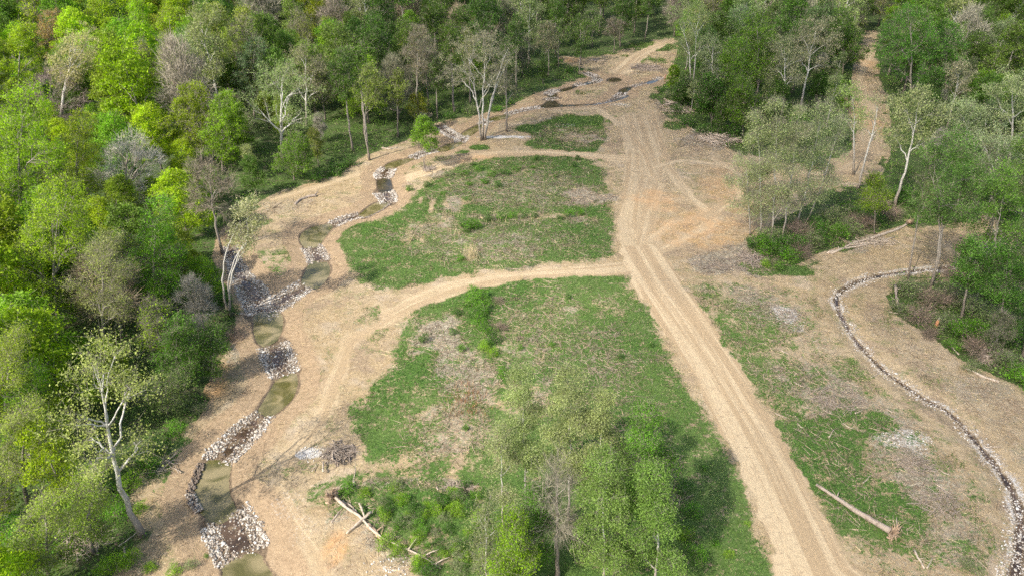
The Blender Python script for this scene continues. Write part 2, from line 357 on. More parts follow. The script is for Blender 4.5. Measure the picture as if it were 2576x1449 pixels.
# riffles: centre lines in the photo with half-widths in metres
riffles = [
 ([(562,1300,3.1),(590,1345,3.2),(612,1400,3.0)], 1.0),
 ([(668,1042,1.4),(620,1085,2.4),(575,1130,2.4),(545,1160,2.2)], 1.0),
 ([(688,868,2.4),(700,905,2.5),(718,945,2.2)], 1.0),
 ([(655,790,2.9),(700,765,2.6),(735,740,2.5),(770,718,2.2)], .9),
 ([(655,790,2.2),(645,755,2.7),(628,725,2.4),(605,695,1.8),(588,655,1.2),(580,620,1.1)], 1.2),
 ([(782,621,1.9),(795,640,2.0),(802,660,2.1)], 1.0),
 ([(838,566,1.8),(868,553,1.5),(905,543,1.5)], .9),
 ([(965,484,2.5),(975,500,2.3),(978,512,1.8)], 1.2),
 ([(978,424,2.1),(968,436,2.5),(963,450,2.2)], 1.3),
 ([(1038,400,1.4),(1062,388,1.5),(1098,379,1.4)], 1.1),
 ([(1158,360,1.5),(1162,350,1.9),(1166,342,1.3)], 1.2),
 ([(1165,353,1.2),(1140,342,1.9),(1120,330,1.9),(1105,320,1.6)], 1.1),
 ([(1066,292,1.6),(1050,287,1.4)], 1.0),
 ([(1212,314,1.2),(1230,303,1.3)], 1.2),
 ([(1275,290,1.0),(1310,280,1.1),(1362,270,1.1)], 1.2),
 ([(1376,240,1.2),(1392,231,1.5),(1408,228,1.2)], 1.1),
 ([(1372,252,1.0),(1402,248,1.4)], 1.0),
 ([(1448,217,1.2),(1468,211,1.3)], 1.2),
 ([(1490,210,1.4),(1508,202,1.4),(1490,200,1.2)], 1.1),
 ([(1500,196,1.5),(1480,188,1.6),(1470,184,1.0)], 1.2),
 ([(1549,246,1.0),(1562,240,1.5),(1570,234,1.1)], 1.0),
 ([(1588,221,.6),(1622,210,.7)], 1.1),
 ([(1652,203,1.0),(1664,196,.8)], .9),
 ([(1500,262,0.35),(1525,259,0.4),(1545,249,.45)], .5),
]
CREEK_R = pline([(2600,520,1.9),(2545,560,1.9),(2500,612,1.6),(2440,655,1.2),(2380,668,.9),(2310,675,.8),(2240,684,.8),(2190,694,.9),(2150,708,1.0),(2116,728,1.0),(2106,748,.9),(2112,775,.8),(2140,830,.75),(2180,880,.75),(2225,925,.75),(2270,958,.75),
 (2330,998,.75),(2380,1024,.7),(2420,1060,.7),(2455,1100,.75),(2495,1150,.85),(2530,1195,.9),(2556,1240,1.0),(2572,1300,1.1),(2570,1370,1.2),(2555,1449,1.2),(2520,1560,1.2)])
POOLW = [(k, chaikin(world_poly(p, WL))) for k, p, _ in pools]
RIFW = [catmull(np.array([[*at(x, y, WL)[:2], h*.73] for x, y, h in pts]), 4) for pts, _ in riffles]
CREEK_R = catmull(CREEK_R, 3); CREEK_R[:, 2] *= .72 + .16*np.sin(np.arange(len(CREEK_R))*1.7)

def rise(x, y):
    """gentle wooded slopes left of the creek and at the far end"""
    a = smooth(0, 160, -x - 62 - .22*np.maximum(y - 60, 0))*15
    b = smooth(300, 620, y)*34
    return a + b + smooth(0, 300, np.abs(x) - 330)*10
def stream_z(P):
    """ground height near the streams, distance to left-creek water and to riffles/right creek"""
    dw = np.full(len(P), 1e3); dp = np.full(len(P), 1e3)
    for k, poly in POOLW[:-1]: dp = np.minimum(dp, sdf(P, poly))
    dr = np.full(len(P), 1e3)
    for ln in RIFW:
        d, wd = seg_dist(P, ln); dr = np.minimum(dr, d - wd)
    dw = np.minimum(dp, dr)
    d, wd = seg_dist(P, CREEK_R); dc = d - wd*.72
    return dw, dp, dr, dc
def terrain(P):
    x, y = P[:, 0], P[:, 1]
    z = rise(x, y) + .12*fbm(x, y, 14.0, 2) + .018*fbm(x + 50, y, 1.6, 3)
    dw, dp, dr, dc = stream_z(P)
    k = smooth(3.4, 0.1, dw); base = z
    z = np.where(dw < 3.4, z*(1-k) + (WL + .12)*k, z)
    z = np.where(dw < .25, np.minimum(z, WL + .12 - .5*smooth(.25, -.25, dw)*.5), z)
    z = np.where(dp < .2, WL + .12 - 1.0*smooth(.2, -.7, dp), z)
    rf = (dr < 0) & (dp > -.1); z = np.where(rf, WL - .02 + .12*vnoise(x, y, .7), z)
    k2 = smooth(2.6, 0.0, dc); z = np.where(dc < 2.6, z*(1-k2) + (-.42)*k2, z)
    z = np.where(dc < 0, -.42 - .22*smooth(0, -.4, dc) , z)
    return z, (dw, dp, dr, dc)
def zat(x, y): return float(terrain(np.array([[x, y]], float))[0][0])
def on_ground(px, py):
    """point of the terrain seen at photo position px, py"""
    z = 0.0
    for _ in range(12):
        p = at(px, py, z); z2 = zat(p[0], p[1]); z = z*.4 + z2*.6
    p[2] = z; return p

# grid: fine where the clearing is, coarser outwards to the horizon
def axis(a, b, s0, s1, out_lo, out_hi):
    v = [a]
    while v[-1] < b: v.append(v[-1] + s0 + (s1 - s0)*(v[-1]-a)/(b-a))
    hi = []; s = s1; q = v[-1]
    while q < out_hi: s *= 1.22; q += s; hi.append(q)
    lo = []; s = s0; q = a
    while q > out_lo: s *= 1.3; q -= s; lo.append(q)
    return np.array(lo[::-1] + v + hi)
xs = axis(-62, 122, .32, .32, -1500, 1500); ys = axis(38, 310, .26, .75, -600, 2500)
GX, GY = np.meshgrid(xs, ys); GP = np.stack([GX.ravel(), GY.ravel()], 1)
GZ, (dw, dp, dr, dc) = terrain(GP)
# --- what covers the ground where
gx, gy = GP[:, 0], GP[:, 1]
dclear = sdf(GP, CLEAR, 99)
# points far from the polygon bbox keep 99 (outside)
f_ = smooth(-1.0, 1.6, dclear + 1.5*fbm(gx, gy, 6.0))
g_ = np.zeros(len(GP)); s_ = np.zeros(len(GP)); p_ = np.zeros(len(GP)); o_ = np.zeros(len(GP))
def area(arr, pts, val, feather=1.7, wob=1.6):
    d = sdf(GP, chaikin(world_poly(pts), 1)) + wob*fbm(gx, gy, 3.0); k = smooth(feather, -feather, d)
    arr[:] = arr*(1-k) + val*k
def blot(arr, x, y, rx, ry, val, wob=.7):
    c = at(x, y)[:2]; a = abs(at(x + rx, y)[0] - c[0]); b = abs(at(x, y - ry)[1] - at(x, y + ry)[1])/2
    q = np.sqrt(((gx - c[0])/a)**2 + ((gy - c[1])/b)**2) + wob*fbm(gx, gy, 3.0); k = smooth(1.45, .55, q)
    arr[:] = arr*(1-k) + val*k
G1 = [(1562,686),(1590,712),(1640,790),(1695,890),(1752,1000),(1812,1110),(1862,1200),(1908,1300),(1942,1390),(1960,1500),(1150,1600),(1180,1440),(1140,1330),(1190,1250),(1180,1235),(1100,1222),(1010,1196),(930,1172),(892,1132),(868,1082),(905,1020),(930,962),(982,922),(998,860),(1020,800),(1060,768),(1122,732),(1250,706),(1400,692)]
G2 = [(845,562),(930,555),(990,535),(1010,515),(1030,495),(1045,475),(1100,440),(1165,412),(1240,396),(1350,392),(1450,400),(1510,412),(1530,450),(1545,520),(1545,580),(1550,622),(1545,652),(1480,660),(1400,668),(1300,676),(1200,690),(1120,705),(1050,718),(960,732),(905,722),(888,680),(860,650),(838,630),(822,592)]
G3 = [(1285,322),(1340,312),(1400,296),(1430,288),(1480,292),(1535,288),(1558,296),(1545,322),(1530,345),(1515,372),(1505,388),(1450,384),(1400,378),(1330,372),(1300,362),(1352,345),(1290,330)]
area(g_, G1, .69); area(g_, G2, .65); area(g_, G3, .78)
STRIP = [(1700,700),(1830,690),(2000,720),(2080,760),(2100,840),(2230,960),(2360,1060),(2460,1160),(2520,1280),(2530,1500),(2160,1500),(2080,1300),(2000,1150),(1900,980),(1790,820)]
area(g_, STRIP, .36, 3); area(s_, STRIP, .42, 3); area(s_, [(2150,760),(2240,780),(2420,930),(2640,1040),(2640,1300),(2560,1190),(2440,1050),(2260,920),(2150,840)], .38, 3)
area(g_, [(1960,1060),(2100,1050),(2190,1090),(2150,1180),(2250,1250),(2320,1330),(2300,1400),(2180,1380),(2080,1270),(2020,1180)], .62, 2)
for q in [ # ragged greens right of the road and small ones elsewhere: x, y, rx, ry, amount
 (1790,745,50,25,.5),(1850,790,70,45,.5),(1930,830,55,50,.55),(1875,860,70,45,.6),(1940,915,70,30,.5),(1900,930,40,50,.6),(1950,1000,60,60,.55),(2030,950,60,25,.5),(2010,1095,75,60,.72),(2080,1100,80,45,.8),(2180,1050,60,30,.7),(2160,930,50,30,.5),(2130,1130,60,50,.75),(2080,1180,90,50,.6),
 (2130,1260,80,70,.66),(2240,1290,90,60,.66),(2230,1370,60,30,.6),(2310,1380,50,40,.55),(1965,680,70,14,.9),(1930,668,60,10,.9),(2150,770,10,10,.3),(2240,800,40,30,.3),
 (1068,418,60,14,.4),(1205,372,26,7,.9),(1160,382,22,5,.9),(1120,400,80,8,.38),(945,790,45,25,.42),(960,830,20,30,.42),(790,950,25,20,.4),(720,640,40,60,.42),(690,700,50,30,.4),(660,560,40,12,.45),(1010,440,60,14,.38),(440,1130,60,40,.55),
 (430,1200,80,40,.55),(420,1280,40,30,.4),(640,660,60,30,.45),(600,1200,20,30,.3),(700,1180,40,20,.3),(960,1260,160,60,.78),(1080,1310,150,80,.85),(1150,1390,70,70,.8),(930,1205,70,22,.6),(1020,1222,80,20,.66),(1110,1240,80,22,.66),(1180,1265,50,30,.8),(890,1225,40,25,.55),(900,1250,60,25,.6),(1060,1390,80,50,.5),(820,1240,60,30,.55),(960,1330,40,30,.62),(1450,330,80,12,.5),(1640,120,70,12,.6),(1440,262,40,6,.3),(1620,150,50,12,.5),(1400,240,20,5,.2),(1480,232,50,8,.38),
 (1100,1010,170,50,.62),(1180,1130,130,60,.52),(2460,1400,60,50,.5),(2330,700,70,20,.45),(2200,1000,70,20,.35),(2330,960,40,20,.32),(2280,900,40,20,.3),(2000,1150,30,60,.6),(1690,250,30,18,.4),(1700,320,40,12,.6)]:
    blot(g_, *q)
for q in [ # bare straw inside the meadows and brush outside
 (1095,840,55,60,.3),(1150,900,60,50,.4),(1190,960,55,60,.38),(1300,850,90,60,.56),(1400,780,80,45,.54),(1230,700,60,5,.5),(1330,1000,90,40,.45),(1500,900,80,70,.6),(1290,470,180,40,.52),(1150,510,40,14,.35),(1050,590,40,30,.42),(1250,610,130,30,.52),
 (1360,545,120,12,.42),(1480,495,60,22,.2),(1110,560,30,20,.4),(1100,1060,100,50,.46),(1060,1150,100,30,.45),(1460,350,60,12,.4),(1530,320,14,26,.25),(1085,520,6,16,.25),(1058,506,5,12,.25),(1240,640,80,20,.5),(1620,1180,80,60,.5),(1520,770,60,30,.55),(1450,400,80,14,.62),(1150,1120,30,90,.35)]:
    blot(g_, *q)
for q in [(1095,840,65,70,.9),(1150,930,80,90,.8),(1180,970,45,60,1.),(1300,850,120,80,.55),(1400,780,120,60,.55),(1290,470,220,60,.75),(1250,600,260,70,.72),(1480,495,70,25,.8),(1120,1080,160,100,.55),(1500,930,200,150,.65),(1560,1150,160,140,.6),(1430,345,110,30,.6),
 (1830,665,110,26,.9),(1890,640,60,40,.9),(1900,770,60,45,.75),(1970,800,50,35,.7),(2010,960,120,55,.6),(2120,1010,90,50,.68),(2220,1060,70,50,.6),(2300,1170,60,50,.7),(2230,1150,60,40,.6),(2360,1260,60,50,.6),(2400,1370,100,60,.6),(2300,1220,50,40,.7),(2180,1320,60,30,.4),
 (1040,1215,120,18,.9),(850,1140,60,30,.8),(950,1340,70,70,.6),(860,1290,50,40,.6),(1700,270,50,22,.8),(1790,355,70,22,.9),(1620,172,60,12,.8),(1160,1230,40,14,.9),(1040,1400,90,40,.6),(2150,600,80,30,.7),(1100,440,40,10,.6),(1080,432,50,12,.7),(720,520,70,30,.45),(2500,980,90,30,.5),(600,880,30,40,.6)]:
    blot(s_, *q)
for q in [(1420,318,26,5,.8),(780,1140,40,16,.75),(730,1260,55,55,.40),(770,1320,40,60,.40),(930,800,60,30,.35),(860,1010,50,20,.3),(1000,1432,70,16,.5),(1280,345,90,4,.8),(1490,305,40,3,.0),(1980,790,30,22,.75),(2010,830,20,12,.6),(2270,1100,70,26,.6),(2330,1140,40,16,.5),(1560,263,30,5,.5),(1690,745,20,60,.35),
 (1000,1225,60,8,.45),(1120,1245,60,10,.4),(1745,345,30,6,.5),(1560,400,60,10,.25),(1700,420,60,10,.25),(2140,1290,30,12,.3),(1860,1350,30,14,.3),(1490,360,20,3,.3),(1390,300,20,3,.5),(1040,540,20,6,.4)]:
    blot(p_, *q)
for q in [(520,985,40,30,.8),(850,1370,30,50,.8),(1650,500,60,30,.5),(1760,570,90,40,.5),(1850,500,60,60,.4),(2180,300,30,60,.5),(1430,151,30,6,.9),(1780,600,100,20,.5),(1300,240,50,10,.4),(1200,400,60,12,.4),(2180,160,20,40,.5),(600,840,20,40,.6),(560,930,30,20,.5)]:
    blot(o_, *q)
# bare fringe of the stream banks, pale gravel along the right creek
b_ = smooth(3.6, 3.0, dw)*(dw > -1); w_ = smooth(.75, -.1, dw + .25*fbm(gx, gy, 1.5, 2))
b_ = b_*(1 - smooth(.4, .9, f_))
for idx in (19, 20):   # puddles keep a narrow rim
    pass
for q in [(862,1150,44,26,.55),(845,1122,45,14,.3),(920,1185,40,10,.4),(985,1203,50,9,.5),(1060,1222,50,9,.5),(1150,1232,40,8,.4),(520,985,20,8,.4),(1040,1210,80,6,.5)]: blot(w_, *q)
cr = smooth(0.1, -.15, dc); w_ = np.maximum(w_, cr)
p_ = np.maximum(p_, (.50 + .22*vnoise(gx, gy, 2.6))*smooth(1.8, .1, dc)*smooth(-.6, .2, dc)); g_ = np.where(dc < 1.6, g_*.3, g_); g_ = np.where(dw < 3.0, g_*.2, g_); s_ = np.where(dw < 3.0, 0, s_)
f_ = np.where((dw < 1.5) | (dc < 1.2), 0, f_)
r_ = np.zeros(len(GP)); UV = np.zeros((len(GP), 3))
def track(line, strength, uoff):
    d, wd = seg_dist(GP, line); k = smooth(1.0, -.6, d - wd + 1.1*fbm(gx, gy, 2.6, 4))*strength
    # side and run along the line
    best = np.full(len(GP), 1e9); s0 = 0.0
    for i in range(len(line) - 1):
        a, b = line[i, :2], line[i+1, :2]; e = b - a; L = np.linalg.norm(e); e = e/L; wv = GP - a
        t = np.clip(wv @ e, 0, L); q = np.sqrt(((wv - t[:, None]*e)**2).sum(1)); sd = wv[:, 0]*e[1] - wv[:, 1]*e[0]
        m = (q < best) & (k > r_) ; best = np.where(m, q, best)
        UV[m, 0] = sd[m] + uoff; UV[m, 1] = (t + s0)[m]; s0 += L
    r_[:] = np.maximum(r_, k)
track(ROAD[:9], 1.0, 0); track(ROAD[7:], .55, 0); track(TRACK1, .55, 30); track(TRACK2, .8, 60); track(TRACK3, .8, 90); track(TRACK4, .6, 120)
for k_, (st_, ln_) in enumerate([(.6, [(1605,620,1.4),(1625,540,1.4),(1650,460,1.4),(1625,390,1.4),(1580,330,1.4),(1500,272,1.2),(1420,276,1.0)]),(.6, [(1640,600,1.3),(1690,560,1.3),(1780,545,1.3),(1850,500,1.3),(1860,440,1.2),(1800,400,1.2)]),(.58, [(1600,430,1.3),(1720,405,1.3),(1900,425,1.3),(2060,440,1.3),(2150,410,1.3)]),
  (.58, [(1640,640,1.2),(1720,600,1.2),(1800,560,1.2),(1740,500,1.2),(1680,420,1.2),(1660,350,1.2),(1640,280,1.2)]),(.62, [(760,1500,1.2),(740,1400,1.2),(690,1310,1.2),(660,1250,1.0)]),(.6, [(830,1500,1.0),(800,1400,1.0),(735,1310,1.0),(700,1230,1.0)]),(.56, [(980,800,1.2),(880,860,1.2),(840,960,1.2),(800,1060,1.2),(720,1150,1.2)]),
  (.4, [(1690,690,1.2),(1800,700,1.2),(1950,715,1.2),(2060,730,1.2),(2090,800,1.2),(2170,920,1.2),(2330,1050,1.2),(2440,1160,1.2)]),(.56, [(690,500,1.1),(800,470,1.1),(900,440,1.1)]),(.4,[(1560,180,1.1),(1600,240,1.1),(1640,290,1.3),(1650,340,1.3)])]):
    track(pline(ln_), st_, 150 + 20*k_)
g_ *= 1 - smooth(.3, .7, r_); s_ *= 1 - .9*r_; f_ *= 1 - smooth(.2, .6, r_)
nx, ny = len(xs), len(ys); i = np.arange(ny-1)[:, None]*nx + np.arange(nx-1)[None]
GF = np.stack([i, i+1, i+nx+1, i+nx], -1).reshape(-1, 4)
me = mesh_arrays('ground', np.column_stack([GP, GZ]), GF, M['ground'], dict(g=g_, s=s_, b=b_, w=w_, r=r_, f=f_, p=p_, o=o_, track_run=UV), True)
tag(link('ground', me), kind='structure')
def sample(arr, P):
    """value of a ground attribute at world points"""
    ix = np.clip(np.searchsorted(xs, P[:, 0]) - 1, 0, nx-2); iy = np.clip(np.searchsorted(ys, P[:, 1]) - 1, 0, ny-2)
    tx = np.clip((P[:, 0]-xs[ix])/(xs[ix+1]-xs[ix]), 0, 1); ty = np.clip((P[:, 1]-ys[iy])/(ys[iy+1]-ys[iy]), 0, 1)
    A = arr.reshape(ny, nx)
    return (A[iy, ix]*(1-tx)+A[iy, ix+1]*tx)*(1-ty) + (A[iy+1, ix]*(1-tx)+A[iy+1, ix+1]*tx)*ty

# ------------------------------------------------------------------ water
for k, poly in POOLW:
    lvl = WL if k != 'water_black' else zat(*poly.mean(0)) + .035
    c = poly.mean(0); q = c + (poly - c)*(1 + .35/np.maximum(np.linalg.norm(poly - c, axis=1), 1)[:, None])
    me = bpy.data.meshes.new('water'); me.from_pydata([(*p, lvl) for p in q], [], [list(range(len(q)))]); me.materials.append(M[k])
    tag(link('water', me), kind='structure')
def ribbon(line, z, mat, grow=.1):
    L = line[:, :2]; tg = np.gradient(L, axis=0); tg /= np.linalg.norm(tg, axis=1)[:, None]; nn = np.stack([-tg[:, 1], tg[:, 0]], 1)
    a = L + nn*(line[:, 2:3] + grow); b = L - nn*(line[:, 2:3] + grow); n = len(L)
    V = np.column_stack([np.vstack([a, b]), np.full(2*n, z)]); F = [(i, i+1, n+i+1, n+i) for i in range(n-1)]
    tag(link('water', mesh_arrays('water', V, np.array(F), mat)), kind='structure')
for ln in RIFW: ribbon(ln[1:-1]*np.array([1, 1, .42]), WL + .012, M['water_brown'], 0)
ribbon(CREEK_R*np.array([1, 1, .38]), -.545, M['water_brown'], -.05)

# ------------------------------------------------------------------ rocks
rs = np.random.RandomState(3)
def rock_shapes():
    out = []
    t = (1 + 5**.5)/2
    V = np.array([(-1,t,0),(1,t,0),(-1,-t,0),(1,-t,0),(0,-1,t),(0,1,t),(0,-1,-t),(0,1,-t),(t,0,-1),(t,0,1),(-t,0,-1),(-t,0,1)], float)/1.9
    F = np.array([(0,11,5),(0,5,1),(0,1,7),(0,7,10),(0,10,11),(1,5,9),(5,11,4),(11,10,2),(10,7,6),(7,1,8),(3,9,4),(3,4,2),(3,2,6),(3,6,8),(3,8,9),(4,9,5),(2,4,11),(6,2,10),(8,6,7),(9,8,1)])
    for _ in range(8): out.append(V*(1 + .35*rs.randn(12, 1)*.6)*np.array([1, rs.uniform(.6, .95), rs.uniform(.45, .7)]))
    return out, F
RS, RF = rock_shapes()
def rocks_mesh(pts, size, val):
    n = len(pts); V = np.zeros((n, 12, 3)); a = rs.rand(n)*6.28; k = rs.randint(0, 8, n)
    S = np.array(RS)[k]; c, s = np.cos(a)[:, None], np.sin(a)[:, None]
    V[..., 0] = S[..., 0]*c - S[..., 1]*s; V[..., 1] = S[..., 0]*s + S[..., 1]*c; V[..., 2] = S[..., 2]
    V = V*size[:, None, None] + pts[:, None]; F = (RF[None] + (np.arange(n)*12)[:, None, None]).reshape(-1, 3)
    return mesh_arrays('riffle_rocks', V.reshape(-1, 3), F, M['rock'], {'va': np.repeat(val, 12)})
def scatter_line(line, n, edge=.0, over=.25):
    seg = np.linalg.norm(np.diff(line[:, :2], axis=0), axis=1); wt = seg*(line[:-1, 2] + line[1:, 2]); k = rs.choice(len(seg), n, p=wt/wt.sum()); t = rs.rand(n)
    a, b = line[k, :2], line[k+1, :2]; tg = (b - a)/seg[k][:, None]; nn = np.stack([-tg[:, 1], tg[:, 0]], 1); hw = line[k, 2]*(1-t) + line[k+1, 2]*t
    u = rs.uniform(-1, 1, n); u = np.sign(u)*np.abs(u)**(1 - edge); return a + (b-a)*t[:, None] + nn*(u*(hw + over))[:, None], np.abs(u)
rif_names = ['riffle nearest the camera below the lower oval pool','riffle feeding the lower oval pool from the creek','riffle between the grey-green pool and the dark reflecting pool','riffle just upstream of the creek fork on the right branch',
 'grey riffle of the side branch coming out of the woods','short riffle between two olive pools','riffle above the curved olive pool','square riffle below the small grey pool','square riffle above the small grey pool','riffle beside the small round green tree',
 'riffle beside the dead sapling near the clump of white sycamores','stone apron running down from the woods edge','pale stones glimpsed among the trunks','riffle behind the clump of white sycamores','long thin riffle running up to the creek junction','curved riffle above the far dark pool',
 'riffle at the mouth of the far left branch','riffle between far left branch pools','riffle at the bend of the far left branch','uppermost riffle of the far left branch','wide riffle on the far right branch','thin riffle on the far right branch','last riffle of the far right branch by the woods','stony edge of the far narrow channel']
for (pts, dens), ln, nm in zip(riffles, RIFW, rif_names):
    L = np.linalg.norm(np.diff(ln[:, :2], axis=0), axis=1); ar = (L*(ln[:-1, 2] + ln[1:, 2])).sum(); n = int(ar*66*dens*min(1.0, 2.4*70/max(70, ln[0, 1]))) + 20; fz = 1 + max(0, ln[0, 1] - 90)/420
    q, u = scatter_line(ln, n, .35, .45); q = q + rs.randn(n, 2)*.16; dep = np.linalg.norm(q, axis=1)
    size = (.045 + .15*rs.rand(n)**2.2)*(1 + .5*(rs.rand(n) > .95))*fz; keep = rs.rand(n) < (.42 + .58*u) ; q, size, u = q[keep], size[keep], u[keep]
    z = np.maximum(sample(GZ, q), WL - .05) + size*.12
    grey = nm.startswith('grey'); val = np.clip(rs.normal(.58, .27, len(q)) - .35*(1-u)*(rs.rand(len(q)) > .5), 0, 1)
    tag(link('riffle_rocks', rocks_mesh(np.column_stack([q, z]), size, val)), 'white and brown stones of the ' + nm, 'rocks', kind='stuff')
q, u = scatter_line(CREEK_R[1:]*np.array([1, 1, .7]), 15000, -.25, 1.1); size = .03 + .12*rs.rand(len(q))**2.5*(1 + .9*(rs.rand(len(q)) > .96)); keep = ((u > .22) | (rs.rand(len(q)) < .7)) & (rs.rand(len(q)) < .35 + 1.1*vnoise(q[:, 0], q[:, 1], 2.1) + .75*(u < .55))
q, size = q[keep], size[keep]; z = np.maximum(sample(GZ, q), -.56) + size*.1
tag(link('creek_stones', rocks_mesh(np.column_stack([q, z]), size, np.clip(rs.normal(.66, .25, len(q)), 0, 1))), 'small pale stones lining the narrow creek on the right', 'rocks', kind='stuff')
def scatter_spots(n, spots, thr=.3):
    out = []
    for x, y, rx, ry in spots:
        c = at(x, y)[:2]; a = abs(at(x+rx, y)[0]-c[0]); b = abs(at(x, y-ry)[1]-at(x, y+ry)[1])/2
        r = np.sqrt(rs.rand(n)); t = rs.rand(n)*6.28; out.append(np.column_stack([c[0]+a*r*np.cos(t), c[1]+b*r*np.sin(t)]))
    return np.vstack(out)
q = scatter_spots(70, [(785,1140,45,22),(1000,1430,100,30),(1280,345,95,3),(1985,800,40,30),(2280,1105,70,26),(1420,318,26,5),(1560,263,30,4)])
size = rs.uniform(.04, .13, len(q)); tag(link('scattered_stones', rocks_mesh(np.column_stack([q, sample(GZ, q)+.02]), size, np.clip(rs.normal(.85, .15, len(q)), 0, 1))), 'small white stones strewn in pale patches over the cleared ground', 'stones', kind='stuff')
# the steep brown clod edge at the left rim of the lower oval pool
def rim(pts, n, w_, lo, hi, vm, label):
    ln = np.array([[*at(x, y, WL+.15)[:2], w_] for x, y in pts]); q, u = scatter_line(ln, n, 0, 0); size = rs.uniform(lo, hi, n)
    z = np.maximum(sample(GZ, q), WL) + rs.rand(n)*.22; tag(link('root_clods', rocks_mesh(np.column_stack([q, z]), size, np.clip(rs.normal(vm, .12, n), 0, 1))), label, 'clods', kind='stuff')
rim([(508,1165),(492,1200),(478,1235),(482,1262),(498,1288)], 420, .42, .07, .2, .18, 'dark brown root clods on the left rim of the lower oval pool')
rim([(476,1240),(486,1262),(500,1285)], 120, .5, .07, .2, .6, 'pale crumbling clods at the lower left rim of the oval pool')
rim([(982,512),(965,527),(925,548),(908,552)], 160, .25, .07, .16, .35, 'brown stony edging along the pool left of the middle meadow')

# ------------------------------------------------------------------ foliage helpers
def leaf_quads(C, size, rnd, flat=.35):
    """square leaf sprays at centres C; returns vertex array (4 per leaf)"""
    n = len(C); nrm = rnd.randn(n, 3); nrm[:, 2] = nrm[:, 2]*.9 + flat; nrm /= np.linalg.norm(nrm, axis=1)[:, None]
    a = np.cross(nrm, rnd.randn(n, 3)); a /= np.linalg.norm(a, axis=1)[:, None] + 1e-9; b = np.cross(nrm, a)
    s = (size*rnd.uniform(.5, 1.2, n))[:, None]; a = a*s*.5; b = b*s*.5*rnd.uniform(.55, .9, n)[:, None]
    return np.stack([C - a, C + b*.9 - a*.1, C + a, C - b*.9 + a*.1], 1).reshape(-1, 3)
def blade_quads(P0, D, wd, rnd):
    """thin slivers from P0 along D"""
    s = np.cross(D, rnd.randn(len(P0), 3)); s /= np.linalg.norm(s, axis=1)[:, None] + 1e-9; s = s*(wd*.5)[:, None]
    return np.stack([P0 - s, P0 + s, P0 + D + s*.35, P0 + D - s*.35], 1).reshape(-1, 3)
def quads_mesh(name, V, mat, attrs=None):
    n = len(V)//4; return mesh_arrays(name, V, np.arange(n*4).reshape(-1, 4), mat, attrs)
def kmeans(P, k, rnd, it=5):
    C = P[rnd.choice(len(P), k, replace=len(P) < k)]
    for _ in range(it):
        l = ((P[:, None]-C[None])**2).sum(-1).argmin(1)
        for j in range(k):
            if (l == j).any(): C[j] = P[l == j].mean(0)
    return l, C
def bez(a, c, b, n): t = np.linspace(0, 1, n)[:, None]; return a*(1-t)**2 + 2*c*t*(1-t) + b*t*t

